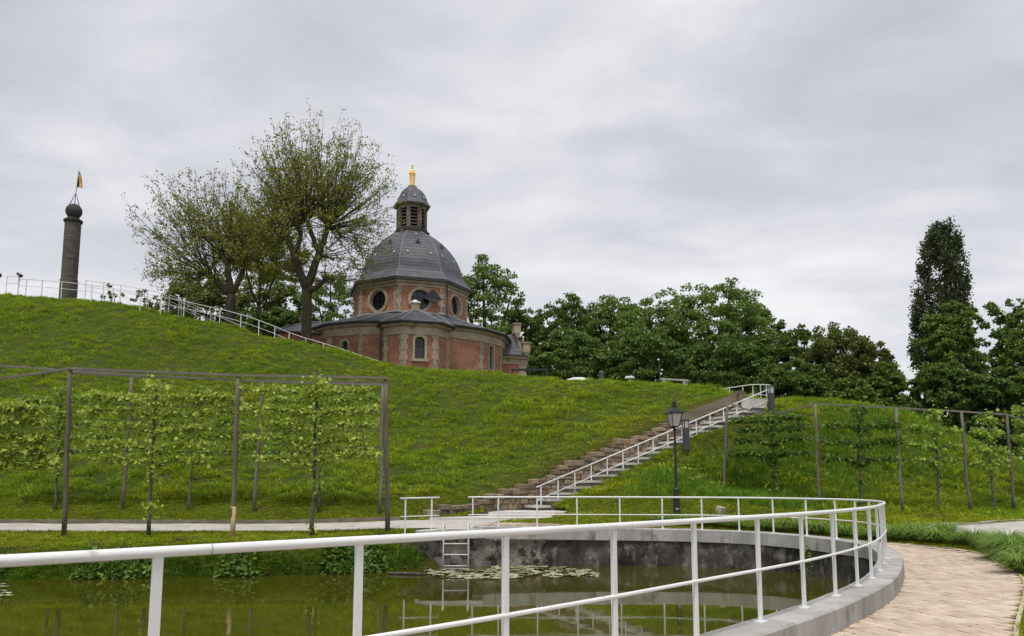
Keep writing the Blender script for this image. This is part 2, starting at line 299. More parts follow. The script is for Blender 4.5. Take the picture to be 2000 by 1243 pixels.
def brickmat():
    m = bpy.data.materials.new('chapel_brick'); m.use_nodes = True; nt = m.node_tree; N, L = nt.nodes, nt.links; b = N['Principled BSDF']
    tc = N.new('ShaderNodeTexCoord'); mp = N.new('ShaderNodeMapping'); L.new(tc.outputs['UV'], mp.inputs[0])
    br = N.new('ShaderNodeTexBrick'); br.inputs['Scale'].default_value = 1.0
    br.inputs['Brick Width'].default_value = 0.24; br.inputs['Row Height'].default_value = 0.075; br.inputs['Mortar Size'].default_value = 0.010
    br.inputs['Color1'].default_value = (0.45, 0.19, 0.105, 1); br.inputs['Color2'].default_value = (0.28, 0.105, 0.062, 1); br.inputs['Mortar'].default_value = (0.30, 0.22, 0.165, 1)
    br.inputs['Bias'].default_value = 0.0
    L.new(mp.outputs[0], br.inputs['Vector'])
    n = N.new('ShaderNodeTexNoise'); n.inputs['Scale'].default_value = 0.9; n.inputs['Detail'].default_value = 6
    g = N.new('ShaderNodeNewGeometry'); L.new(g.outputs['Position'], n.inputs['Vector'])
    mr = N.new('ShaderNodeMapRange'); L.new(n.outputs[0], mr.inputs[0]); mr.inputs[1].default_value = 0.3; mr.inputs[2].default_value = 0.7; mr.inputs[3].default_value = 0.72; mr.inputs[4].default_value = 1.3
    hs = N.new('ShaderNodeHueSaturation'); L.new(br.outputs[0], hs.inputs['Color']); L.new(mr.outputs[0], hs.inputs['Value'])
    n2 = N.new('ShaderNodeTexNoise'); n2.inputs['Scale'].default_value = 2.4; n2.inputs['Detail'].default_value = 5; L.new(g.outputs['Position'], n2.inputs['Vector'])
    r2 = N.new('ShaderNodeMapRange'); L.new(n2.outputs[0], r2.inputs[0]); r2.inputs[1].default_value = 0.56; r2.inputs[2].default_value = 0.72; r2.inputs[4].default_value = 0.3
    mx = N.new('ShaderNodeMix'); mx.data_type = 'RGBA'; L.new(r2.outputs[0], mx.inputs[0]); L.new(hs.outputs[0], mx.inputs[6]); mx.inputs[7].default_value = (0.30, 0.20, 0.15, 1)
    L.new(mx.outputs[2], b.inputs['Base Color']); b.inputs['Roughness'].default_value = 0.9; b.inputs['Specular IOR Level'].default_value = 0.2
    bm = N.new('ShaderNodeBump'); bm.inputs['Strength'].default_value = 0.5; bm.inputs['Distance'].default_value = 0.02; L.new(br.outputs['Fac'], bm.inputs['Height']); bm.invert = True; L.new(bm.outputs[0], b.inputs['Normal'])
    return m
M['brick'] = brickmat()
def watermat():
    m = bpy.data.materials.new('pond_water'); m.use_nodes = True; nt = m.node_tree; N, L = nt.nodes, nt.links; b = N['Principled BSDF']
    g = N.new('ShaderNodeNewGeometry'); mp = N.new('ShaderNodeMapping'); mp.inputs['Scale'].default_value = (0.8, 1.3, 1); L.new(g.outputs['Position'], mp.inputs[0])
    n = N.new('ShaderNodeTexNoise'); n.inputs['Scale'].default_value = 1.8; n.inputs['Detail'].default_value = 2; L.new(mp.outputs[0], n.inputs['Vector'])
    n2 = N.new('ShaderNodeTexNoise'); n2.inputs['Scale'].default_value = 0.35; n2.inputs['Detail'].default_value = 3; L.new(mp.outputs[0], n2.inputs['Vector'])
    mx = N.new('ShaderNodeMix'); mx.data_type = 'RGBA'; L.new(n2.outputs[0], mx.inputs[0]); mx.inputs[6].default_value = (0.042, 0.040, 0.004, 1); mx.inputs[7].default_value = (0.062, 0.06, 0.006, 1)
    L.new(mx.outputs[2], b.inputs['Base Color']); b.inputs['Roughness'].default_value = 0.03; b.inputs['IOR'].default_value = 1.33; b.inputs['Specular IOR Level'].default_value = 0.5
    bm = N.new('ShaderNodeBump'); bm.inputs['Strength'].default_value = 0.035; bm.inputs['Distance'].default_value = 0.03; L.new(n.outputs[0], bm.inputs['Height']); L.new(bm.outputs[0], b.inputs['Normal'])
    return m
M['water'] = watermat()
# ------------------------------------------------------------------ the lie of the land
rng = np.random.default_rng(7)
class TPS:
    def __init__(s, P, lam=0.0015):
        P = np.array(P, float); s.X = P[:, :2]; n = len(P)
        d2 = ((s.X[:, None] - s.X[None]) ** 2).sum(-1); K = 0.5 * d2 * np.log(d2 + 1e-9) + lam * np.eye(n) * 10
        Q = np.hstack([np.ones((n, 1)), s.X]); A = np.zeros((n + 3, n + 3)); A[:n, :n] = K; A[:n, n:] = Q; A[n:, :n] = Q.T
        w = np.linalg.solve(A, np.concatenate([P[:, 2], np.zeros(3)])); s.w = w[:n]; s.a = w[n:]
    def __call__(s, x, y):
        sh = np.shape(x); x = np.ravel(x).astype(float); y = np.ravel(y).astype(float); out = np.empty(len(x))
        for i in range(0, len(x), 20000):
            d2 = (x[i:i + 20000, None] - s.X[:, 0]) ** 2 + (y[i:i + 20000, None] - s.X[:, 1]) ** 2
            out[i:i + 20000] = (0.5 * d2 * np.log(d2 + 1e-9)) @ s.w + s.a[0] + s.a[1] * x[i:i + 20000] + s.a[2] * y[i:i + 20000]
        return out.reshape(sh)
PL = []
for X in (-60, -40, -30, -24, -20, -16.5, -13.5, -11, -8.5): PL += [(X, 21, -.12), (X, 24.3, .24), (X, 25.5, .28), (X, 27.5, .31), (X, 29.7, .36), (X, 31.2, 0.85)]
PL += [(-3.5, 24.5, .32), (-3.5, 27.5, .42), (-4.5, 29.7, .48), (-1.5, 29.0, .5), (0, 26.5, .47), (-4.6, 31.2, 0.9), (-6, 29.7, .42)]
CREST = [(-150, 577, 57), (0, 581, 57), (150, 584, 56.5), (300, 612, 56), (450, 639, 54.5), (600, 671, 52.5), (700, 702, 51), (760, 716, 50.5), (900, 726, 49.5),
         (1000, 736, 48.5), (1100, 742, 47), (1200, 751, 46), (1300, 752, 44.5), (1380, 760, 43), (1420, 782, 41.5)]
for px, py, Y in CREST:
    p = at(px, py, Y); PL.append(tuple(p))
    if px < 1000:
        a = p.x / Y; z0 = 0.95
        for t, dz in ((0.3, -0.55), (0.62, -0.35)):
            yy = 31.2 + (Y - 31.2) * t; PL.append((a * yy, yy, z0 + (p.z - z0) * t + dz))
    zb = p.z + (0.25 if px < 350 else -0.15)
    PL.append((p.x * (Y + 7) / Y, Y + 7, zb if px < 600 else min(zb, 9.6)))
PL += [(-45, 80, 16.5), (-30, 85, 14), (-14, 66, 9.2), (-8.6, 68, 9.0), (-2, 72, 8.8), (-20, 75, 10.5), (6, 60, 8.3), (12, 70, 7.5), (-10, 95, 8), (20, 95, 6), (-60, 110, 12), (30, 130, 3), (-60, 200, 8), (60, 200, 1)]
WALL = [tuple(at(*q)) for q in ((824, 996, 30.6), (874, 984, 31.2), (926, 972, 32.2), (980, 957, 33.2), (1056, 926, 34.4), (1110, 900, 35.1), (1160, 878, 35.8), (1230, 850, 36.7), (1296, 824, 37.6), (1370, 797, 38.6), (1440, 770, 39.6))]
PL += [(x - .1, y + .35, z - .03) for x, y, z in WALL]
PL += [tuple(at(900, 940, 34.0)), tuple(at(1000, 905, 36.5)), tuple(at(1100, 862, 38.0)), tuple(at(1200, 815, 40.0)), tuple(at(1300, 785, 41))]
PRr = [(0, 0, 0), (6, 3, 0), (12, 6, .1), (-6, -4, 0), (20, 10, .3), (0, -20, 0), (40, 0, .4), (-40, -20, 0), (4, 7, 0), (8.3, 13.2, 0), (9.6, 15.4, 0), (10.6, 17.8, 0.01), (11.8, 20.3, 0.03), (11.5, 21.9, .05), (11.0, 23.5, .08),
       (9.4, 21, .03), (8, 26, .12), (5, 26.7, .2), (2, 26.8, .35), (0, 26.6, .46), (-3, 26.5, .44), (-8, 26, .3), (-15, 26, .3), (-30, 26, .3), (-30, 21, -.12), (-15, 21.2, -.1), (-8, 22, -.05), (-15, 24.3, .24), (-8, 24.4, .25), (-1.5, 29, .5), (0, 30.5, .62), (2.2, 30.2, .62),
       (-4, 29.7, .48), (-8, 29.7, .37), (-15, 29.7, .36)]
PRr += [tuple(at(*q)) for q in ((1320, 1006, 28.4), (1200, 1004, 29.3), (1127, 1004, 29.5), (1250, 1020, 27.9), (1430, 1018, 28.2), (1600, 1012, 28.6),
        (1144, 964, 32.8), (1200, 936, 33.7), (1280, 896, 34.8), (1352, 858, 35.8), (1416, 822, 36.9), (1448, 798, 37.6), (1506, 792, 38.6), (1506, 790, 40.5),
        (1290, 955, 31.2), (1360, 945, 32.4), (1515, 764, 42), (1580, 764, 42), (1640, 770, 41.5), (1700, 788, 40.5), (1754, 802, 39.5), (1790, 824, 39), (1850, 854, 39), (1955, 902, 39), (2000, 928, 39), (2200, 940, 39),
        (1413, 966, 34), (1500, 976, 32.6), (1600, 992, 31.5), (1680, 998, 30.8), (1757, 1000, 30.3), (1885, 1001, 30.8), (1972, 995, 33), (1600, 900, 35.5), (1700, 905, 35), (1800, 925, 34.5), (1900, 945, 34.5),
        (1750, 1022, 27.2), (1850, 1018, 28.2), (1950, 1012, 29.3))]
PRr += [tuple(at(*q)) for q in ((1815, 1034, 25.3), (1900, 1026, 27), (2000, 1018.5, 28.3), (1850, 1039, 24.5), (1900, 1046, 23), (1950, 1056, 21.5), (2000, 1070, 19.5), (2100, 1025, 26), (2100, 1060, 21))]
PRr += [(12.6, 24.5, .15), (12, 14, .1)]
PRr += [(14, 52, 5.0), (20, 52, 4.5), (30, 50, 2.5), (40, 60, 2), (20, 75, 4), (60, 80, 1), (30, 130, 2), (60, 200, 0), (12, 46, 5.6), (60, 30, .6), (-10, 60, 8), (-30, 60, 12)]
hL, hR = TPS(PL), TPS(PRr)
_wx = np.array([p[0] for p in WALL]); _wy = np.array([p[1] for p in WALL])
def wall_y(x):
    return np.where(x < _wx[0], _wy[0] - (_wx[0] - x) * 4.0, np.where(x > _wx[-1], _wy[-1] + (x - _wx[-1]) * 0.55, np.interp(x, _wx, _wy)))
# pool: the rail line round the basin (plan), near side first
RC = catmull([(-14, -9.4), (-8, -3.1), (-3.2, 2.05), (-2.07, 3.24), (-1.63, 3.72), (-.86, 4.55), (-.04, 5.42), (.81, 6.37), (1.68, 7.4), (2.59, 8.46), (3.4, 9.43), (4.18, 10.46), (4.91, 11.49), (5.55, 12.47), (6.17, 13.55),
              (6.79, 14.73), (7.48, 16.1), (8.1, 17.5), (8.55, 18.9), (8.76, 20.2), (8.66, 21.47), (8.3, 22.64), (7.7, 23.68), (6.9, 24.42), (5.9, 24.95), (4.72, 25.2), (3.4, 25.3), (2.05, 25.3), (.79, 25.25), (-.43, 25.22), (-1.23, 25.2)], 0.25)
BANK = catmull([(-1.23, 25.0), (-2.2, 24.8), (-2.95, 24.3), (-4.4, 23.1), (-6.96, 22.1), (-9.6, 21.7), (-13.45, 21.3), (-18, 20.6), (-26, 17), (-30, 8), (-26, -6), (-14, -12)], 0.4)
RC_IN = offset2d(RC, -0.17)
POOL = np.vstack([RC_IN, BANK])
OUTER = catmull([(-6, -6), (-1.2, -1.2), (1.4, 2.2), (3.6, 5.9), (5.82, 9.42), (8.35, 13.2), (9.67, 15.46), (10.65, 17.81), (11.75, 20.3), (11.6, 21.9), (11.05, 23.4), (9.9, 25.2), (8, 26.6), (5, 27.2), (2, 27.3), (-.5, 27.4)], 0.3)
BRICK = np.vstack([offset2d(RC, 0.2)[8:], OUTER[::-1]])
ROADL = np.array([(-60, 25.4), (-30, 25.4), (-15, 25.4), (-6, 25.5), (-3.6, 25.45), (-1.2, 25.35), (-.5, 27.4), (.6, 30.2), (-1.5, 29.4), (-4, 29.55), (-8, 29.6), (-30, 29.6), (-60, 29.6)])
ROADR = np.array([tuple(at(*q))[:2] for q in ((1815, 1034, 25.3), (1850, 1030, 26.1), (1900, 1026, 27), (2000, 1018.5, 28.3), (2150, 1010, 30))] + [(45, 38), (60, 40), (60, 10), (22, 9), (14, 13.5)] + [tuple(at(*q))[:2] for q in ((2060, 1085, 17.5), (2000, 1070, 19.5), (1950, 1056, 21.5), (1900, 1046, 23), (1850, 1039, 24.5))])
LAND = [(-3.1, 29.0), (1.0, 28.5), (2.2, 30.0), (2.2, 31.6), (1.6, 33.3), (-.7, 33.2), (-1.2, 31.6)]
def hill_noise(x, y):
    a = np.sin(x * 1.7 + 1.3 * np.sin(y * .9)) * np.sin(y * 1.5 + 1.1 * np.sin(x * 1.1 + .5)) * .5
    b = np.sin(x * 3.9 + y * 2.3 + 1.7 * np.sin(y * 1.7)) * np.sin(y * 4.3 - x * 1.7 + 1.2 * np.sin(x * 2.1)) * .5
    c = np.sin(x * .55 + .8) * np.sin(y * .6 + 1.9) * .7
    return a + b + c
def height(x, y, carve=True):
    x = np.asarray(x, float); y = np.asarray(y, float)
    a, b = hL(x, y), hR(x, y); yw = wall_y(x)
    wd = np.where(x > _wx[-1], 0.2 + (x - _wx[-1]) * 0.9, np.where(x < _wx[0], 0.2 + (_wx[0] - x) * 0.5, 0.12))
    w = sstep(y - yw, -wd + .1, wd + .1)
    z = b + (a - b) * w
    amp = np.clip((y - 31) / 4, 0, 1) * np.clip((70 - y) / 8, 0, 1) * 0.17 * np.clip((np.abs(y - yw) - .8) / 2, 0, 1)
    z = z + amp * hill_noise(x, y)
    if carve:
        db = dist_poly(x, y, BANK); inp = inside(x, y, POOL)
        z = np.where(inp, -1.9 + 0 * z, z)
        nb = (~inp) & (db < 1.0)
        z = np.where(nb, -1.1 + (z + 1.1) * sstep(db, -.15, 0.95) , z)
        for poly in (BRICK, ROADL, ROADR): z = np.where(inside(x, y, poly), z - 0.07, z)
        z = np.where(inside(x, y, LAND), np.minimum(z, .42), z)
        # cut for the stairs
        q = (x - 1.17) * .9007 + (y - 33) * .4345; r = -(x - 1.17) * .4345 + (y - 33) * .9007
        z = np.where((q > -2.2) & (q < 13.4) & (r > -.1) & (y < yw + .12), np.minimum(z - .3, .70 + .258 / .655 * (q + .35) - .35), z)
        z = np.where((q > .2) & (q < 12.9) & (r <= -.1) & (r > -2.0), z - .30 * (1 - sstep(-r, .1, 2.0)), z)
    return z
def gz(x, y): return float(height(np.array([x]), np.array([y]))[0])
def grade(lo, hi, fine_lo, fine_hi, st, grow=1.12):
    c = list(np.arange(fine_lo, fine_hi + 1e-6, st)); s = st; v = fine_hi
    while v < hi: s *= grow; v += s; c.append(v)
    s = st; v = fine_lo
    while v > lo: s *= grow; v -= s; c.insert(0, v)
    return np.array(c)
def build_ground():
    xs = grade(-700, 700, -24, 26, 0.32); ys = grade(-40, 1200, 1.0, 58, 0.32)
    X, Y = np.meshgrid(xs, ys); Z = height(X, Y)
    far = sstep(np.hypot(X, Y - 40), 110, 300); Z = Z * (1 - far)
    V = np.stack([X.ravel(), Y.ravel(), Z.ravel()], 1); nx, ny = len(xs), len(ys)
    i = np.arange(nx - 1)[None] + np.arange(ny - 1)[:, None] * nx; i = i.ravel()
    F = np.stack([i, i + 1, i + 1 + nx, i + nx], 1)
    cx = V[F, 0].mean(1); cy = V[F, 1].mean(1)
    # no ground under the basin's concrete kerb: stop the sheet there
    vin = inside(V[:, 0], V[:, 1], POOL); drop = vin[F].any(1) & (dist_poly(cx, cy, RC) < .9)
    me = mesh_np('ground', V, F[~drop], True)
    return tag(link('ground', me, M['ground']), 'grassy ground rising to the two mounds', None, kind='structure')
build_ground()

# water
def flat_poly(name, poly, z, m, kind='structure'):
    mb = MB(); mb.add([(p[0], p[1], z) for p in poly], [tuple(range(len(poly)))])
    return tag(mb.build(name, m), kind=kind)
WZ = -0.75
wp = np.vstack([offset2d(RC, 0.05)[::2], catmull([(-1.3, 25.6), (-2.6, 25.2), (-4, 24.2), (-7, 23.2), (-13.5, 22.4), (-19, 21.6), (-28, 18), (-32, 8), (-28, -8), (-15, -13)], 1.0)])
tag(flat_poly('water', wp, WZ, M['water']), 'olive green pond water with faint ripples')

def sheet(name, poly, m, dz, step=0.5, label=None):
    """a drawn surface following the land: grid cells clipped to a polygon"""
    import bmesh
    from mathutils.geometry import tessellate_polygon
    bm = bmesh.new(); vs_ = [bm.verts.new((p[0], p[1], 0)) for p in poly]; bm.faces.new(vs_)
    x0, x1 = min(p[0] for p in poly), max(p[0] for p in poly); y0, y1 = min(p[1] for p in poly), max(p[1] for p in poly)
    for ax, lo, hi in ((0, x0, x1), (1, y0, y1)):
        v = lo + step
        while v < hi:
            co = (v, 0, 0) if ax == 0 else (0, v, 0); no = (1, 0, 0) if ax == 0 else (0, 1, 0)
            bmesh.ops.bisect_plane(bm, geom=bm.verts[:] + bm.edges[:] + bm.faces[:], plane_co=co, plane_no=no); v += step
    co = np.array([v.co[:] for v in bm.verts]); z = height(co[:, 0], co[:, 1], False)
    for v, zz in zip(bm.verts, z): v.co.z = zz + dz
    bmesh.ops.recalc_face_normals(bm, faces=bm.faces)
    me = bpy.data.meshes.new(name); bm.to_mesh(me); bm.free()
    if len(me.polygons) and me.polygons[0].normal.z < 0: me.flip_normals()
    return tag(link(name, me, m), label, None, kind='structure')
sheet('path', ROADL, M['road'], 0.012, 1.5, 'pale path along the foot of the left mound')
sheet('road', ROADR, M['road'], 0.010, 1.5, 'pale road curving away at the right')
brick_path = sheet('brick_path', BRICK[::2], M['joint'], -0.022, 0.45, 'sand coloured brick path round the pool')

# pavers
def build_pavers():
    W, Ld, rot = 0.175, 0.205, R(9)
    me_var = []
    for k in range(4):
        mb = MB(); r = random.Random(k); hx, hy, h = W / 2 - .006, Ld / 2 - .006, 0.06; V = []
        for z, ins in ((-h, 0), (-.009, 0), (0, .010)):
            for sx, sy in ((-1, -1), (1, -1), (1, 1), (-1, 1)):
                V.append((sx * (hx - ins) + r.uniform(-.002, .002), sy * (hy - ins) + r.uniform(-.002, .002), z + (r.uniform(-.0015, .0015) if z == 0 else 0)))
        F = [(8, 9, 10, 11)] + [(i * 4 + j, i * 4 + (j + 1) % 4, (i + 1) * 4 + (j + 1) % 4, (i + 1) * 4 + j) for i in (0, 1) for j in range(4)]
        mb.add(V, F); me = mb.mesh('paver'); me.materials.append(M['paver']); me_var.append(me)
    c, s = math.cos(rot), math.sin(rot); P = []
    inner = offset2d(RC, 0.24); 
    clip = np.vstack([inner[8:], offset2d(OUTER, -.07)[::-1]])
    for i in range(-75, 150):
        for j in range(-25, 220):
            u = i * W; v = j * Ld + (Ld / 2 if i % 2 else 0); x = 2 + u * c - v * s; y = 4 + u * s + v * c
            if 3 < y < 27.5 and -2 < x < 13: P.append((x, y))
    P = np.array(P); P = P[inside(P[:, 0], P[:, 1], clip)]
    z = height(P[:, 0], P[:, 1], False) + 0.006 + rng.normal(0, .003, len(P))
    # order by how near they lie to the viewer inside the view
    yc = P[:, 1] * _c + (z - EYE) * _s; px = 1000 + FPX * P[:, 0] / yc; py = 765 - FPX * (-P[:, 1] * _s + (z - EYE) * _c) / yc
    vis = (px > 1380) & (px < 2010) & (py < 1252)
    d = np.where(vis, np.hypot(P[:, 0], P[:, 1]), 1e6 + P[:, 1]); order = np.argsort(d)
    rest = []
    for n, i in enumerate(order):
        tilt = rng.normal(0, .012, 2)
        if n < 300:
            o = bpy.data.objects.new('paver', me_var[n % 4]); col.objects.link(o); o.parent = brick_path
            o.location = (P[i, 0], P[i, 1], z[i]); o.rotation_euler = (tilt[0], tilt[1], rot + rng.normal(0, .008) + (math.pi if n % 3 == 0 else 0))
        else: rest.append((P[i, 0], P[i, 1], z[i]))
    rest = np.array(rest); base = np.array([v.co[:] for v in me_var[0].vertices]); base[:, :2] = base[:, :2] @ np.array([[c, s], [-s, c]])
    base = base[4:]  # top and rim only
    V = (rest[:, None] + base[None]).reshape(-1, 3); Fb = np.array([(4, 5, 6, 7), (0, 1, 5, 4), (1, 2, 6, 5), (2, 3, 7, 6), (3, 0, 4, 7)])
    F = (np.arange(len(rest))[:, None, None] * 8 + Fb[None]).reshape(-1, 4)
    o = link('paving', mesh_np('paving', V, F), M['paver_far'], brick_path); tag(o, kind='stuff')
build_pavers()
def ribbon(name, L2, w, h, dz, m, parent=None):
    """low edging along a line, standing on the land"""
    a = offset2d(L2, -w / 2); b = offset2d(L2, w / 2); L2 = np.asarray(L2); z = height(L2[:, 0], L2[:, 1], False) + dz
    V = []; F = []
    for i in range(len(a)):
        V += [(a[i, 0], a[i, 1], z[i] - .15), (a[i, 0], a[i, 1], z[i] + h), (b[i, 0], b[i, 1], z[i] + h), (b[i, 0], b[i, 1], z[i] - .15)]
    for i in range(len(a) - 1):
        for k in range(3): F.append((i * 4 + k, i * 4 + k + 1, i * 4 + 5 + k, i * 4 + 4 + k))
    n = len(a); F += [(0, 3, 2, 1), (n * 4 - 4, n * 4 - 3, n * 4 - 2, n * 4 - 1)]
    return MB().add(V, F).build(name, m, parent)
ribbon('path_edging', OUTER[10:], .05, .008, 0.0, M['paver'], brick_path)
tag(ribbon('path_kerb', catmull([(-60, 29.68), (-30, 29.68), (-8, 29.68), (-4.1, 29.63)], 1.5), .14, .13, 0.0, M['edging']), 'low brown kerb between pale path and grass slope', 'kerb')
tag(ribbon('road_kerb', catmull([tuple(at(*q))[:2] for q in ((1805, 1034, 25.3), (1850, 1029.5, 26.2), (1900, 1025.5, 27.1), (2000, 1018, 28.4), (2150, 1009.5, 30.1))] + [(45, 38.1)], 1.0), .12, .07, 0.0, M['concrete']), 'low grey kerb along the road at the right', 'kerb')

# ------------------------------------------------------------------ pool kerb, wall, railing
def arc(L):
    L = np.asarray(L); return np.concatenate([[0], np.cumsum(np.linalg.norm(np.diff(L[:, :2], axis=0), axis=1))])
RS = arc(RC)
def rc_near(x, y): return RS[np.argmin(np.hypot(RC[:, 0] - x, RC[:, 1] - y))]
_ks = [0, rc_near(2.6, 8.5), rc_near(8.1, 17.5), rc_near(8.66, 21.5), rc_near(6.9, 24.4), rc_near(2.05, 25.3), RS[-1]]
def kerb_top(s): return np.interp(s, _ks, [.24, .24, .26, .30, .36, .42, .47])
def rc_pt(s): return np.array([np.interp(s, RS, RC[:, 0]), np.interp(s, RS, RC[:, 1])])
def rc_nrm(s):
    t = rc_pt(s + .05) - rc_pt(s - .05); t /= np.linalg.norm(t) + 1e-9; return np.array([t[1], -t[0]]), t
kerb = empty('pool_kerb', (5, 12, 0), 'curved grey concrete kerb carrying the white pool railing', 'kerb')
def build_kerb():
    s = rc_near(-8, -3.1); L = 1.22; end = RS[-1]
    while s < end - .2:
        e = min(s + L, end); q = np.linspace(s + .006, e - .006, 5); V = []; F = []
        for t in q:
            p = rc_pt(t); n, _ = rc_nrm(min(max(t, .06), end - .06)); zt = kerb_top(t) + rng.normal(0, .001)
            far = np.clip((p[1] - 17) / 4, 0, 1); deep = zt - .24 - .13 * far   # underside: the band is deeper on the far side
            prof = [(-.17, deep), (-.17, zt - .02), (-.15, zt), (.27, zt), (.29, zt - .02), (.29, min(deep, -.1))]
            V += [(p[0] + n[0] * a, p[1] + n[1] * a, z) for a, z in prof]
        for i in range(4):
            for k in range(6): F.append((i * 6 + k, i * 6 + (k + 1) % 6, i * 6 + 6 + (k + 1) % 6, i * 6 + 6 + k))
        F += [tuple(range(5, -1, -1)), tuple(24 + k for k in range(6))]
        b = MB().add(V, F).build('kerb_block', M['concrete'], kerb)
        b.data.flip_normals()
        s = e
build_kerb()
def build_pool_wall():
    # rough masonry below the kerb; pale patched part by the ladder
    def wall(name, s0, s1, L, ztop, m, amp, label, parent=None):
        A = arc(L); n = int((s1 - s0) / .12); rows = 12; V = []; F = []
        for i in range(n + 1):
            s = s0 + (s1 - s0) * i / n; p = np.array([np.interp(s, A, L[:, 0]), np.interp(s, A, L[:, 1])])
            t = np.array([np.interp(s + .1, A, L[:, 0]) - np.interp(s - .1, A, L[:, 0]), np.interp(s + .1, A, L[:, 1]) - np.interp(s - .1, A, L[:, 1])]); t /= np.linalg.norm(t) + 1e-9
            nn = np.array([-t[1], t[0]])
            zt = ztop(s)
            for k in range(rows + 1):
                z = zt + (-1.7 - zt) * (k / rows)
                d = amp * (mnoise.noise((s * 1.3, z * 2.2, 3.3)) + .5 * mnoise.noise((s * 3.7, z * 5.0, 9.1)))
                V.append((p[0] + nn[0] * (d - .03), p[1] + nn[1] * (d - .03), z))
        for i in range(n):
            for k in range(rows): F.append((i * (rows + 1) + k, i * (rows + 1) + k + 1, (i + 1) * (rows + 1) + k + 1, (i + 1) * (rows + 1) + k))
        o = MB().add(V, F).build(name, m, parent, smooth=True); return o
    L = offset2d(RC, -.13); s0 = rc_near(-8, -3.1)
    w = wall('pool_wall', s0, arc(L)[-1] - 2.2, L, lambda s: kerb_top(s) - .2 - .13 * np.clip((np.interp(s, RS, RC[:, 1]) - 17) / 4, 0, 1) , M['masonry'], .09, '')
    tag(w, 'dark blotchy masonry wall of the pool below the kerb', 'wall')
    # pale end: from the kerb's end to the grassy bank, behind the ladder
    L2 = np.vstack([L[L[:, 0] < 1.2][L[L[:, 0] < 1.2][:, 1] > 20], catmull([(-1.23, 25.06), (-2.0, 25.02), (-2.7, 24.9), (-3.3, 24.55)], .2)[1:]])
    def zt(s): 
        A = arc(L2); x = np.interp(s, A, L2[:, 0]); return 0.30 - .22 * np.clip((-2.2 - x) / .9, 0, 1) + .05 * math.sin(x * 5)  if x < -1.1 else .03
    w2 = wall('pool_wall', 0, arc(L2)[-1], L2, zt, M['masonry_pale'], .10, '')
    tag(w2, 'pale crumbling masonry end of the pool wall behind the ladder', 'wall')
    # capping slab on the pale end
    mb = MB()
    cap = catmull([(-.9, 25.2), (-1.6, 25.2), (-2.3, 25.12), (-2.9, 24.85)], .3)
    a, b = offset2d(cap, -.28), offset2d(cap, .22)
    V = []; F = []
    for i in range(len(a)):
        zz = .40 - .07 * max(0, (-2.2 - cap[i, 0])); V += [(a[i, 0], a[i, 1], zz - .12), (a[i, 0], a[i, 1], zz), (b[i, 0], b[i, 1], zz), (b[i, 0], b[i, 1], zz - .12)]
    for i in range(len(a) - 1):
        for k in range(4): F.append((i * 4 + k, i * 4 + (k + 1) % 4, i * 4 + 4 + (k + 1) % 4, i * 4 + 4 + k))
    F += [(0, 1, 2, 3), tuple(len(V) - 4 + k for k in (3, 2, 1, 0))]
    mb.add(V, F).build('coping', M['concrete_light'], w2)
build_pool_wall()

def railing(name, label, rail, mid, posts, r_top, r_mid, pw, m, group=None, plate=False, n=8, cat='railing', tdir=None):
    """rail, mid: polylines; posts: list of (base, top, tangent)"""
    e = empty(name, posts[0][0], label, cat, group)
    MB().tube(rail, r_top, n).build('top_rail', m, e, smooth=True)
    if mid is not None: MB().tube(mid, r_mid, max(6, n - 2)).build('mid_rail', m, e, smooth=True)
    for b, t, tg in posts:
        b, t = Vector(b), Vector(t); tg = Vector((tg[0], tg[1], 0)).normalized(); nm = Vector((-tg.y, tg.x, 0))
        up = (t - b); h = up.length; up.normalize(); Mx = Matrix((tg, nm, up)).transposed()
        mb = MB(); mb.box((b + t) / 2, (pw, pw * .28, h), M=Mx)
        mb.box((b + t) / 2 + nm * pw * .44, (pw * .30, pw * .6, h - .012), M=Mx)     # the web of the T-section
        p = mb.build('post', m, e)
        if plate: MB().box(b + Vector((0, 0, .006)) + nm * .01, (.13, .11, .012), M=Matrix((tg, nm, Vector((0, 0, 1)))).transposed()).build('base_plate', m, p)
    return e
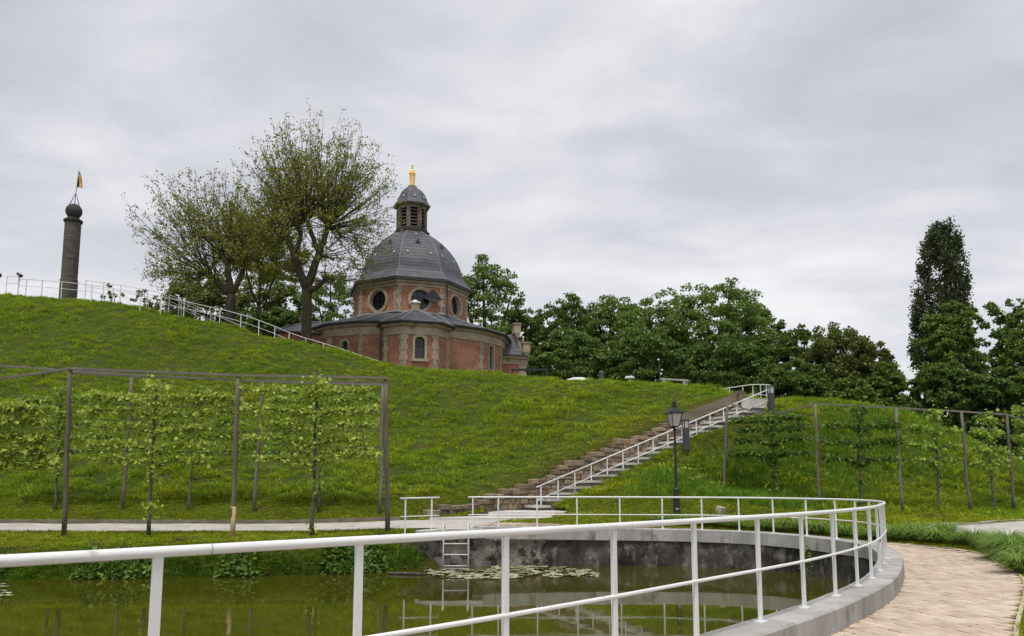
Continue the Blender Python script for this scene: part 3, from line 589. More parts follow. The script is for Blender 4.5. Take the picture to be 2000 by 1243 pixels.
def build_pool_rail():
    s_posts = [rc_near(-5.4, -.3), rc_near(-4.3, .9), rc_near(-3.3, 1.95), rc_near(-2.5, 2.8)] + [rc_near(*q) for q in ((-1.63, 3.72), (-.86, 4.55), (-.04, 5.42), (.81, 6.37), (1.68, 7.4), (2.59, 8.46), (3.4, 9.43), (4.18, 10.46), (4.91, 11.49), (5.55, 12.47), (6.17, 13.55),
              (6.79, 14.73), (7.35, 15.85), (7.9, 17.0), (8.33, 18.15), (8.66, 19.35), (8.76, 20.4), (8.66, 21.47), (8.3, 22.64), (7.7, 23.68), (6.9, 24.42), (5.9, 24.95), (4.72, 25.2), (3.4, 25.3), (2.05, 25.3), (.79, 25.25), (-.43, 25.22), (-1.15, 25.2))]
    s0, s1 = rc_near(-5.8, -.7), RS[-1]
    def zr(s): return np.interp(s, _ks, [1.315, 1.315, 1.33, 1.345, 1.36, 1.37, 1.37])
    ss = np.arange(s0, s1, .2); rail = [(*rc_pt(s), zr(s)) for s in ss] + [(-1.38, 25.2, 1.37)]
    mid = [(*rc_pt(s), zr(s) - .545) for s in ss] + [(-1.38, 25.2, 1.37 - .56)]
    posts = []
    for s in s_posts:
        p = rc_pt(s); _, t = rc_nrm(min(s, s1 - .06)); posts.append(((p[0], p[1], kerb_top(s)), (p[0], p[1], zr(s) - .018), t))
    pr_ = railing('pool_railing', 'long curved white tube railing sweeping round the pool in the foreground', rail, mid, posts, .026, .0165, .048, M['white_metal'], plate=True, n=16)
    for sj in (rc_near(-1.5, 3.87), rc_near(3.0, 8.95), rc_near(7.6, 16.4)):
        p0, p1 = rc_pt(sj), rc_pt(sj + .006); MB().tube([(*p0, zr(sj)), (*p1, zr(sj))], .0272, 16).build('rail_joint', M['steel'], pr_)
    # short length left of the ladder
    a, b = Vector((-3.45, 24.75, 1.335)), Vector((-2.28, 25.2, 1.36))
    d = (b - a); P = []
    for t in (.13, .80):
        q = a + d * t; P.append(((q.x, q.y, .24 if t < .5 else .40), (q.x, q.y, q.z - .015), d))
    railing('pool_railing', 'short free white railing left of the pool ladder', [a, b], [a - Vector((0, 0, .56)), b - Vector((0, 0, .56))], P, .026, .0165, .05, M['white_metal'], n=10)
build_pool_rail()
# ladder
lad = empty('pool_ladder', (-1.8, 24.9, WZ), 'white tube ladder hooked over the pool wall down into the water', 'ladder')
for x in (-2.13, -1.36):
    MB().tube([(x, 25.42, .36), (x, 25.40, .50), (x, 25.28, .56), (x + .0, 24.96, .54), (x + .01, 24.88, .42), (x + .02, 24.82, .0), (x + .02, 24.80, -1.4)], .026, 10).build('stile', M['white_metal_old'], lad, smooth=True)
for z in (-1.05, -.72, -.38, -.05): MB().tube([(-2.11, 24.82, z), (-1.34, 24.82, z)], .02, 8).build('rung', M['white_metal_old'], lad, smooth=True)
# ------------------------------------------------------------------ stairs, stone wall
SD = Vector((.9007, .4345, 0)); SP = Vector((-.4345, .9007, 0)); S0 = Vector((1.17, 33.0, 0))
def spt(q, r, z): p = S0 + SD * q + SP * r; return Vector((p.x, p.y, z))
SMX = Matrix((SD, SP, Vector((0, 0, 1)))).transposed()
NST, RUN, RISE, SZ0 = 19, .655, .258, .70
stairs = empty('staircase', spt(0, .7, .5), 'outdoor stairs of pale slabs on dark risers beside the stone wall', 'staircase')
for k in range(NST):
    z = SZ0 + RISE * (k + 1); q = k * RUN - .35; wdt = 1.62
    rr = random.Random(k)
    MB().box(spt(q + RUN / 2 + .04, .62, z - .04), (RUN + .10, wdt + rr.uniform(-.03, .03), .10), M=SMX).build('tread', M['concrete_light'], stairs)
    MB().box(spt(q + RUN / 2 + .06, .64, z - .08 - .35), (RUN - .02, wdt - .06, .69), M=SMX).build('riser', M['riser'], stairs)
# the two broad slabs at the foot
MB().prism([(-3.0, 29.2), (.9, 28.7), (1.6, 29.6), (1.3, 31.2), (-.6, 31.6)], .2, .60).build('landing_slab', M['concrete_light'], stairs)
MB().prism([(-.9, 30.6), (1.9, 30.1), (2.2, 31.6), (1.7, 33.3), (.0, 33.6)], .3, .76).build('landing_slab', M['concrete_light'], stairs)
MB().box(at(1474, 790, 39.4) + Vector((0, .3, -.45)), (1.35, .3, 1.5), rz=.15).build('landing_wall', M['concrete_light'], stairs)
def rock_mesh(seed, name='stone'):
    r = random.Random(seed); mb = MB(); V = []; b = .13
    # cube with chopped corners, jittered: 24 vertices
    pts = {}
    F = []
    for ax in range(3):
        for sg in (-1, 1):
            q = []
            for u, v in ((-1, -1), (1, -1), (1, 1), (-1, 1)):
                p = [0, 0, 0]; p[ax] = .5 * sg; p[(ax + 1) % 3] = u * (.5 - b); p[(ax + 2) % 3] = v * (.5 - b)
                pts[(ax, sg, u, v)] = len(V); q.append(len(V)); V.append([c + r.uniform(-.045, .045) for c in p])
            F.append(tuple(q) if sg > 0 else tuple(q[::-1]))
    def vi(p):  # vertex of face ax nearest to corner/edge signature
        return pts[p]
    for ax in range(3):      # edges
        a2 = (ax + 1) % 3; a3 = (ax + 2) % 3
        for s2 in (-1, 1):
            for s3 in (-1, 1):
                def key(face, sg, along):
                    o = {ax: along, a2: s2, a3: s3}
                    return pts[(face, sg, o[(face + 1) % 3], o[(face + 2) % 3])]
                F.append((key(a2, s2, -1), key(a2, s2, 1), key(a3, s3, 1), key(a3, s3, -1)))
    for sx in (-1, 1):
        for sy in (-1, 1):
            for sz in (-1, 1):
                o = (sx, sy, sz); F.append(tuple(pts[(f, o[f], o[(f + 1) % 3], o[(f + 2) % 3])] for f in range(3)))
    import bmesh
    me = mb.add(V, F).mesh(name); bm = bmesh.new(); bm.from_mesh(me); bmesh.ops.recalc_face_normals(bm, faces=bm.faces); bm.to_mesh(me); bm.free(); return me
ROCKS = [rock_mesh(100 + k) for k in range(8)]
for me in ROCKS: me.materials.append(M['stone'])
swall = empty('stone_wall', (WALL[4][0], WALL[4][1], .6), 'stepped dry wall of brown rough stones climbing along the stairs', 'wall')
def build_stone_wall():
    W = np.array(WALL); A = arc(W); r = random.Random(5); total = A[-1]; s_up = np.interp(1310, [1296, 1370], [A[8], A[9]])
    def P(s): return np.array([np.interp(s, A, W[:, k]) for k in range(3)])
    def base(s):
        p = P(s); x, y = p[0], p[1] - .5
        q = (x - S0.x) * SD.x + (y - S0.y) * SD.y
        return max(.42, min(SZ0 + (q - .2) * RISE / RUN, 6)) - .15 if q > -1 else .42
    # core so no daylight shows between the stones
    V = []; F = []; n = 40
    for i in range(n + 1):
        s = A[-1] * i / n; p = P(s); z1 = p[2] - .26; z0 = min(base(s), z1 - .1) - .6
        for dy in (-.10, .34): V += [(p[0] - dy * SP.x * -1, p[1] + dy, z0), (p[0] - dy * SP.x * -1, p[1] + dy, z1)]
    for i in range(n):
        a, b = i * 4, i * 4 + 4; F += [(a, b, b + 1, a + 1), (a + 1, b + 1, b + 3, a + 3), (a + 3, b + 3, b + 2, a + 2)]
    MB().add(V, F).build('wall_core', M['riser'], swall)
    row = 0; ch = .205; zlev = .40
    while zlev < 6.2:
        s = r.uniform(0, .3)
        while s < total:
            L = r.uniform(.22, .52); p = P(min(s + L / 2, total)); top = p[2] - .10 + .06 * math.sin(s * 2.1) - (.5 if s + L / 2 > s_up else 0)
            bs = base(s + L / 2)
            if zlev + ch * .55 < top and zlev + ch > bs:
                t = P(min(s + L, A[-1])) - P(s); ang = math.atan2(t[1], t[0])
                o = bpy.data.objects.new('stone', r.choice(ROCKS)); col.objects.link(o); o.parent = swall
                h = ch + r.uniform(-.035, .03); cap = zlev + ch * 1.55 >= top
                o.matrix_parent_inverse = Matrix.Translation(-swall.location)
                o.location = (p[0] + math.sin(ang) * (.10 + r.uniform(0, .05)), p[1] - .10 - r.uniform(0, .05), zlev + ch / 2 + r.uniform(-.012, .012))
                o.rotation_euler = (r.uniform(-.04, .04), r.uniform(-.05, .05), ang + r.uniform(-.06, .06))
                o.scale = (L * (1.12 if cap else 1.03), .48 if cap else .42, h * 1.08)
            s += L + .01
        zlev += ch; row += 1
    # upper, smooth brown stretch with a thin coping
    qs = np.linspace(s_up - .3, A[-1] + .1, 9); V = []; F = []
    for s in qs:
        p = P(min(s, A[-1])); 
        for dx, dz in ((-.30, -.58), (-.30, .02), (.16, .05), (.16, -.58)): V.append((p[0] - SP.x * -dx * -1, p[1] + dx, p[2] + dz))
    for i in range(len(qs) - 1):
        for k in range(3): F.append((i * 4 + k, i * 4 + 4 + k, i * 4 + 5 + k, i * 4 + 1 + k))
    F += [(0, 1, 2, 3), tuple(len(V) - 1 - k for k in range(4))]
    w = MB().add(V, F).build('upper_wall', M['brown_wall'], swall)
    e = P(A[-1]); MB().box((e[0] + .1, e[1] + .02, e[2] - .1), (.34, .42, .5), rz=.5).build('end_block', M['stone'], swall)
    # low stone edging right of the stairs' foot
    for k in range(9):
        x = 1.75 + k * .42; o = bpy.data.objects.new('stone', ROCKS[k % 8]); col.objects.link(o); o.parent = swall; o.matrix_parent_inverse = Matrix.Translation(-swall.location)
        o.location = (x, 29.55 + .04 * k, .58 - .02 * k); o.scale = (.44, .36, .34); o.rotation_euler = (0, 0, .05 * math.sin(k * 3))
build_stone_wall()
for k in range(13):       # rough stones holding the slope right of the steps
    pass
# stair rail
def build_stair_rail():
    z0, z1 = 1.70, None
    a = at(1050, 952, 32.95); b = at(1506, 759, 38.45); d = b - a
    hz = Vector((d.x, d.y, 0)).normalized(); posts = []
    for t in np.linspace(.012, .83, 14): 
        q = a + d * t; posts.append(((q.x, q.y, q.z - 1.02), (q.x, q.y, q.z - .02), hz))
    dn = Vector((0, 0, -.52))
    railing('stair_railing', 'straight white handrail rising beside the stairs up the mound', [a - hz * .05, b], [a + dn, b + dn], posts, .027, .02, .05, M['white_metal'], n=8)
    # curved rail at the top
    P = [at(*q) for q in ((1404, 761, 44.5), (1435, 756.5, 44), (1462, 752.5, 43), (1484, 751.5, 41.8), (1500, 752.5, 40.4), (1507, 754, 39.0))]
    rail = catmull([tuple(p) for p in P], .4); A = arc(rail); posts = []
    for s in np.linspace(.6, A[-1] - .05, 7):
        q = [np.interp(s, A, rail[:, k]) for k in range(3)]; t = np.array([np.interp(s + .1, A, rail[:, k]) - np.interp(s - .1, A, rail[:, k]) for k in range(2)])
        posts.append(((q[0], q[1], q[2] - 1.15), (q[0], q[1], q[2] - .02), t))
    mid = rail.copy(); mid[:, 2] -= .55
    railing('landing_railing', 'curved white railing round the landing at the top of the stairs', [tuple(p) for p in rail], [tuple(p) for p in mid], posts, .027, .02, .05, M['white_metal'], n=8)
build_stair_rail()
def bollard(px, top, bot, Y, label):
    p = at(px, bot, Y); h = at(px, top, Y).z - p.z + .25; e = empty('bollard_light', (p.x, p.y, p.z - .25), label, 'bollard', 'bollard lights by the stairs')
    MB().box((p.x, p.y, p.z - .25 + h * .36), (.24, .20, h * .72), rz=.3).build('body', M['dark_metal'], e)
    MB().box((p.x, p.y, p.z - .25 + h * .835), (.20, .17, h * .23), rz=.3).build('light_window', M['frosted'], e)
    mb = MB()
    for sx in (-1, 1):
        for sy in (-1, 1):
            o = Vector((sx * .105, sy * .087, 0)); o.rotate(Matrix.Rotation(.3, 3, 'Z')); mb.box((p.x + o.x, p.y + o.y, p.z - .25 + h * .835), (.028, .028, h * .23), rz=.3)
    tag(mb.build('corner_frame', M['dark_metal'], e), kind='stuff')
    MB().box((p.x, p.y, p.z - .25 + h * .965), (.25, .21, h * .05), rz=.3).build('cap', M['dark_metal'], e)
bollard(1340, 819, 868, 35.1, 'dark bollard light halfway up the stairs')
bollard(1507, 753, 797, 38.3, 'dark bollard light at the top end of the stair handrail')
# ------------------------------------------------------------------ lamp post
def build_lamp():
    b = at(1322, 1007, 28.4); top = at(1309, 783, 28.4); H = 4.12; x, y = b.x, b.y; z = b.z - .1
    e = empty('street_lamp', (x, y, z), 'black cast iron lamp post with a four sided lantern before the stairs', 'street lamp')
    tilt = Vector(((top.x - b.x) * .25, 0, 0))
    prof = [(.15, 0), (.15, .05), (.115, .08), (.11, .62), (.125, .66), (.125, .70), (.085, .76), (.07, .95), (.085, .98), (.085, 1.02), (.06, 1.06), (.05, 1.4), (.042, 2.7), (.036, 3.1)]
    MB().lathe(prof, 16, (x, y, z)).build('pole', M['black'], e, smooth=False)
    MB().lathe([(.036, 3.08), (.075, 3.12), (.04, 3.15), (.03, 3.2), (.10, 3.225), (.10, 3.25), (0.03, 3.26)], 12, (x, y, z)).build('collar', M['black'], e)
    zb, zt, rb, rt = z + 3.25, z + 3.72, .165, .29; a0 = math.pi / 4 + .28
    g = MB(); 
    for k in range(4):
        a, b2 = a0 + k * math.pi / 2, a0 + (k + 1) * math.pi / 2
        MB().add([(x + (rb - .01) * math.cos(a), y + (rb - .01) * math.sin(a), zb), (x + (rb - .01) * math.cos(b2), y + (rb - .01) * math.sin(b2), zb), (x + (rt - .012) * math.cos(b2), y + (rt - .012) * math.sin(b2), zt), (x + (rt - .012) * math.cos(a), y + (rt - .012) * math.sin(a), zt)], [(0, 1, 2, 3)]).build('glass_pane', M['frosted'], e)
    fr = MB()
    cb = [(x + rb * math.cos(a0 + k * math.pi / 2), y + rb * math.sin(a0 + k * math.pi / 2), zb) for k in range(4)]
    ct = [(x + rt * math.cos(a0 + k * math.pi / 2), y + rt * math.sin(a0 + k * math.pi / 2), zt) for k in range(4)]
    for k in range(4):
        fr.bar(cb[k], ct[k], .024, .024); fr.bar(cb[k], cb[(k + 1) % 4], .022, .03); fr.bar(ct[k], ct[(k + 1) % 4], .022, .03)
    for k in range(4):
        t = Vector((x, y, zb)); fr.bar(t - Vector((0, 0, .13)), cb[k], .016, .016)
    fr.build('lantern_frame', M['black'], e)
    MB().lathe([(.36, 3.715), (.37, 3.74), (.33, 3.77), (.15, 3.92), (.12, 3.93), (.11, 3.98), (.13, 4.0), (.075, 4.03), (.07, 4.1), (.1, 4.115), (.05, 4.15), (.012, 4.2), (.012, 4.27), (.0, 4.28)], 4, (x, y, z), a0=a0).build('lantern_roof', M['black'], e)
    sp = MB()
    for k in range(4):
        a = a0 + k * math.pi / 2; sp.bar((x + .34 * math.cos(a), y + .34 * math.sin(a), z + 3.73), (x + .40 * math.cos(a), y + .40 * math.sin(a), z + 3.80), .02, .02)
    tag(sp.build('corner_spike', M['black'], e), kind='stuff')
    MB().box((x, y - .1, z + .33), (.09, .02, .05)).build('notice_plate', M['white_plastic'], e)
build_lamp()
# ------------------------------------------------------------------ trellises and espalier trees
def rough_post(mb, b, t, r, seed, n=8):
    rr = random.Random(seed); b, t = Vector(b), Vector(t); P = []; K = 6
    for i in range(K + 1):
        p = b.lerp(t, i / K); j = r * .35 if 0 < i < K else 0
        P.append(p + Vector((rr.uniform(-j, j), rr.uniform(-j, j), 0)))
    return mb.tube(P, [r * (1.06 - .12 * i / K) * rr.uniform(.95, 1.05) for i in range(K + 1)], n)
def trellis(name, label, posts, r, beams, wires, m='wood', new_foot=None):
    e = empty(name, posts[0][0], label, 'trellis')
    for i, (b, t) in enumerate(posts):
        rough_post(MB(), b, t, r, i * 7 + len(posts)).build('post', M[m], e, smooth=True)
        if new_foot == i:
            b = Vector(b); MB().tube([b + Vector((.0, -.02, -.1)), b.lerp(Vector(t), .2) + Vector((0, -.02, 0))], r * 1.02, 8).build('repaired_foot', M['wood_new'], e, smooth=True)
    for pts, w, h in beams:
        for a, b in zip(pts[:-1], pts[1:]): MB().bar(a, b, w, h).build('beam', M['beam'], e)
    for pts in wires: MB().tube(pts, .008, 4).build('wire', M['dark_metal'], e)
    return e
def foot(px, py, Y): 
    p = at(px, py, Y); p.z = gz(p.x, p.y) - .15; return p
def leaf_cloud(P, size, rg, up=.35, flat=0.0, spread=.5):
    """diamond leaves at the points P; returns V, F"""
    n = len(P); a = rg.normal(0, 1, (n, 3)); a[:, 2] = a[:, 2] * (1 - flat) - .25; a /= np.linalg.norm(a, axis=1)[:, None]
    nr = rg.normal(0, spread, (n, 3)); nr[:, 2] += up + .3; sd = np.cross(a, nr); sd /= np.linalg.norm(sd, axis=1)[:, None] + 1e-9
    s = (size * rg.uniform(.65, 1.3, n))[:, None]; w = s * rg.uniform(.32, .48, (n, 1))
    nn = np.cross(sd, a); k = s * rg.uniform(-.12, .12, (n, 1))
    V = np.stack([P, P + a * s * .42 + sd * w + nn * k, P + a * s, P + a * s * .42 - sd * w + nn * k], 1).reshape(-1, 3)
    F = np.arange(n * 4).reshape(-1, 4); return V, F
def espalier(base, H, levels, halfw, label, seed, dens=1.0, leaf=.125, vs=.06, m='leaf_vine', suckers=(), rt=.058, top_ball=True, dirv=(1, 0)):
    rr = random.Random(seed); rg = np.random.default_rng(seed); b = Vector(base); dv = Vector((dirv[0], dirv[1], 0)).normalized()
    e = empty('espalier_tree', b, label, 'tree', 'espalier trees on the trellises')
    tr = []; K = 9
    lean = rr.uniform(-.1, .1)
    for i in range(K + 1):
        t = i / K; tr.append(b + Vector((lean * t + rr.uniform(-.03, .03), rr.uniform(-.03, .03), H * t)))
    MB().tube(tr, [rt * (1.25 if i == 0 else 1.0 - .55 * i / K) * rr.uniform(.9, 1.12) for i in range(K + 1)], 8).build('trunk', M['bark_pale'], e, smooth=True)
    pts = []
    def tp(z):
        t = max(0, min(1, z / H)) * K; i = min(int(t), K - 1); return tr[i].lerp(tr[i + 1], t - i)
    for zl in levels:
        for sg in (-1, 1):
            L = halfw[0 if sg < 0 else 1] * rr.uniform(.72, 1.0); P = []; n = 8; z0 = zl * H + rr.uniform(-.08, .08); s = tp(z0 - .18)
            for i in range(n + 1):
                t = i / n; P.append(s + dv * (sg * L * t) + Vector((rr.uniform(-.03, .03), rr.uniform(-.04, .04), .20 * min(1, t * 3) + rr.uniform(-.045, .045))))
            MB().tube(P, [.026 * (1 - .7 * i / n) + .006 for i in range(n + 1)], 5).build('branch', M['twig'], e, smooth=True)
            nl = int(L * 230 * dens)
            for _ in range(nl):
                t = rr.random() ** .9; i = min(int(t * n), n - 1); p = P[i].lerp(P[i + 1], t * n - i)
                # tufts: clumped along the arm
                cl = .55 + .45 * math.sin(t * L * 4.1 + zl * 9 + seed)
                if rr.random() > .35 + .65 * cl: continue
                pts.append((p.x + rr.gauss(0, .06), p.y + rr.gauss(0, .10), p.z + rr.gauss(.03, vs) + (rr.uniform(-.2, .2) * vs * 10 if rr.random() < .15 else 0)))
    for _ in range(int(120 * dens)):
        z = H * rr.uniform(.45, 1.0); p = tp(z); pts.append((p.x + rr.gauss(0, .13), p.y + rr.gauss(0, .13), p.z + rr.gauss(0, .05)))
    if top_ball:
        for _ in range(int(100 * dens)): p = tp(H); pts.append((p.x + rr.gauss(0, .2), p.y + rr.gauss(0, .15), p.z + rr.gauss(-.08, .13)))
    for zf, rad, n in suckers:
        for _ in range(n): p = tp(zf * H); pts.append((p.x + rr.gauss(0, rad), p.y + rr.gauss(0, rad), p.z + rr.gauss(0, rad * .8)))
    V, F = leaf_cloud(np.array(pts), leaf, rg, up=.5, spread=.6)
    fo = link('foliage', mesh_np('foliage', V, F), M[m], e); tag(fo, kind='stuff')
# left front row
YF = 24.0
fp = [(at(-215, 1040, 24.6), at(-195, 770, 24.6)), (at(125, 1040, YF), at(138, 722, YF)), (at(455, 1045, YF), at(465, 735, YF)), (at(757, 1037, 24.9), at(753, 740, 24.9))]
fp = [(Vector((b.x, b.y, gz(b.x, b.y) - .1)), t) for b, t in fp]
tops = [t for _, t in fp]
def lift(v, dz, dy=0): return Vector((v.x, v.y + dy, v.z + dz))
wl = []
for fr in (.80, .66, .52):
    for (b1, t1), (b2, t2) in zip(fp[:-1], fp[1:]): wl.append([b1.lerp(t1, fr), b2.lerp(t2, fr)])
fb = [([lift(t, .02, -.06) for t in tops[:3]] + [lift(tops[3], .02, -.06) + Vector((.08, 0, 0))], .05, .075), ([lift(t, -.11, .07) for t in tops[1:]], .05, .05)]
trellis('timber_trellis', 'tall weathered timber trellis on the near side of the pale path', fp, .072, fb, wl, new_foot=2)
bp = [(at(-60, 980, 31.2), at(-30, 712, 31.2)), (at(240, 977, 31.2), at(258, 733, 31.2)), (at(497, 988, 31.0), at(513, 745, 31.0)), (at(742, 990, 30.6), at(748, 752, 30.6))]
bp = [(Vector((b.x, b.y, gz(b.x, b.y) - .1)), t) for b, t in bp]
wl = []
for fr in (.80, .66, .52):
    for (b1, t1), (b2, t2) in zip(bp[:-1], bp[1:]): wl.append([b1.lerp(t1, fr), b2.lerp(t2, fr)])
trellis('timber_trellis', 'thinner timber trellis behind, at the foot of the left mound', bp, .07, [([t for _, t in bp], .05, .08)], wl)
lv = (.51, .61, .71, .81, .91)
def esp_at(px, py, Y, H, hw, label, seed, **k):
    b = foot(px, py, Y); espalier(b, H, k.pop('lv', lv), hw, label, seed, **k)
esp_at(290, 1040, YF, 4.75, (2.2, 2.3), 'espalier tree with a leafy sucker tuft low on its trunk, in the trellis first bay', 11, suckers=((.20, .18, 60), (.03, .12, 30), (.42, .12, 25)), dens=1.35, rt=.065)
esp_at(610, 1040, YF, 4.85, (2.3, 2.2), 'espalier tree in the right bay of the front trellis', 12, suckers=((.36, .13, 35), (.08, .1, 14)), dens=1.35, rt=.065)
esp_at(-60, 1040, 24.4, 4.4, (2.2, 2.6), 'espalier tree at the left edge whose bright arms reach in from outside', 13, dens=1.5, leaf=.18)
esp_at(108, 987, 31.1, 4.9, (2.2, 2.2), 'espalier tree in the back row behind the left front post', 14, suckers=((.33, .13, 25),), dens=1.15, leaf=.14, m='leaf_vine_dark')
esp_at(369, 986, 31.1, 4.9, (2.3, 2.2), 'espalier tree in the back row midway between the two left front posts', 15, suckers=((.40, .14, 25),), dens=1.15, leaf=.14, m='leaf_vine_dark')
esp_at(623, 990, 30.9, 4.9, (2.2, 2.3), 'espalier tree in the back row just right of the right front trunk', 16, suckers=((.25, .14, 30),), dens=1.15, leaf=.14, m='leaf_vine_dark')
# right row
YR = [34, 31.6, 30.3, 30.9, 33.0, 37]
rp = [(at(1413, 966, YR[0]), at(1421, 787, YR[0])), (at(1601, 992, YR[1]), at(1592, 789, YR[1])), (at(1763, 1000, YR[2]), at(1750, 797, YR[2])), (at(1894, 1001, YR[3]), at(1877, 804, YR[3])), (at(1980, 995, YR[4]), at(1966, 810, YR[4])), (at(2060, 985, YR[5]), at(2050, 838, YR[5]))]
rp = [(Vector((b.x, b.y, gz(b.x, b.y) - .1)), t) for b, t in rp]
tops = [t for _, t in rp]; low = at(1495, 814, 33.2)
wl = []
for fr in (.80, .66, .52):
    for (b1, t1), (b2, t2) in zip(rp[:-1], rp[1:]): wl.append([b1.lerp(t1, fr), b2.lerp(t2, fr)])
trellis('timber_trellis', 'curving timber trellis at the foot of the right mound', rp, .06, [([tops[0], low, tops[1]] + tops[2:], .05, .065)], wl)
for i, (px, py, Y, H, hw, seed, lab, dn, lf) in enumerate((
    (1515, 975, 32.8, 3.45, (1.9, 1.6), 21, 'espalier tree nearest the lamp in the right trellis', 1.5, .19), (1683, 998, 30.9, 4.1, (1.4, 1.5), 22, 'espalier tree with an ivy clad trunk second from the left in the right trellis', 1.5, .19),
    (1835, 999, 30.5, 3.95, (1.4, 1.2), 23, 'espalier tree in the third bay of the right trellis', 1.25, .19), (1940, 998, 31.8, 4.0, (1.5, 1.5), 24, 'densely leaved espalier tree in the fourth bay of the right trellis', 1.35, .19), (2012, 992, 34.5, 3.9, (1.5, 1.5), 25, 'espalier tree cut by the right edge of the picture', 1.4, .19))):
    d = Vector((rp[min(i + 1, 5)][0].x - rp[i][0].x, rp[min(i + 1, 5)][0].y - rp[i][0].y, 0))
    esp_at(px, py, Y, H, hw, lab, seed, dens=dn, leaf=lf * .75, vs=.045, m='leaf_vine_deep' if i < 2 else 'leaf_vine_dark', suckers=((.45, .07, 60), (.3, .08, 60), (.15, .08, 50)) if i < 2 else ((.5, .1, 10),), dirv=(d.x, d.y), lv=(.55, .70, .83, .96) if i == 0 else (.52, .66, .82))
# ------------------------------------------------------------------ railings and things on the left crest
def px_rail(name, label, pts, Y0, Y1, posts, hgt=1.0, r=.024, m='white_metal_old', mid=True):
    xs = [p[0] for p in pts]; ys = [p[1] for p in pts]
    def P(x): return at(x, np.interp(x, xs, ys), np.interp(x, [xs[0], xs[-1]], [Y0, Y1]))
    rail = [P(x) for x in sorted(set(xs + list(np.linspace(xs[0], xs[-1], 14))))]
    pl = []
    for x in posts:
        q = P(x); t = P(x + 2) - P(x - 2); pl.append(((q.x, q.y, q.z - hgt - .35), (q.x, q.y, q.z), t))
    railing(name, label, rail, [p - Vector((0, 0, hgt * .5)) for p in rail] if mid else None, pl, r, r * .8, .06, M[m], n=6)
px_rail('crest_railing', 'long white railing running down the left crest towards the chapel', [(38, 545), (85, 548), (122, 551), (178, 557), (240, 567), (305, 578), (370, 591), (430, 604), (480, 617), (505, 626), (537, 638), (565, 650), (597, 661), (632, 671), (670, 683), (708, 696), (741, 706)], 57.6, 51.5,
        [38, 52, 83, 121, 180, 221, 275, 315, 360, 430, 471, 506, 537, 565, 597, 632, 670, 708])
px_rail('crest_railing', 'upper white ramp railing behind the long crest railing', [(168, 548), (200, 552), (240, 558), (301, 569), (330, 580), (380, 602), (416, 618)], 60, 57, [168, 203, 236, 288, 323, 350, 382, 412])
px_rail('crest_railing', 'lower white ramp railing crossing behind the long crest railing', [(331, 576), (380, 597), (428, 619), (478, 640)], 58.5, 55.5, [331, 355, 420, 478])
px_rail('crest_gate', 'small white railing frame with a spotlight at the far left of the crest', [(14, 540), (38, 540)], 58.2, 58.2, [14, 37], hgt=1.1)
def spot(name, label, px, py, Y, L, rz):
    p = at(px, py, Y); e = empty(name, p, label, 'floodlight'); d = Vector((math.cos(rz), 0, math.sin(rz)))
    MB().tube([p - d * L * .5, p + d * L * .1, p + d * L * .5], [.10, .12, .13], 10).build('housing', M['dark_metal'], e, smooth=True)
    MB().tube([p, (p.x + .08, p.y, p.z - .5)], .03, 6).build('bracket', M['dark_metal'], e)
spot('floodlight', 'small dark floodlight tilted on the railing frame at the far left', 38, 537, 58.0, .42, -.55)
p = at(-2, 538, 58.5)
e = empty('globe_lamp', p, 'dark round lamp head cut by the left edge of the picture', 'lamp')
MB().lathe([(0, -.2), (.12, -.16), (.19, -.05), (.19, .05), (.12, .16), (0, .2)], 14, p, caps=False).build('head', M['dark_metal'], e, smooth=True)
MB().tube([(p.x, p.y, p.z - .15), (p.x, p.y, p.z - 2)], .04, 8).build('pole', M['dark_metal'], e)
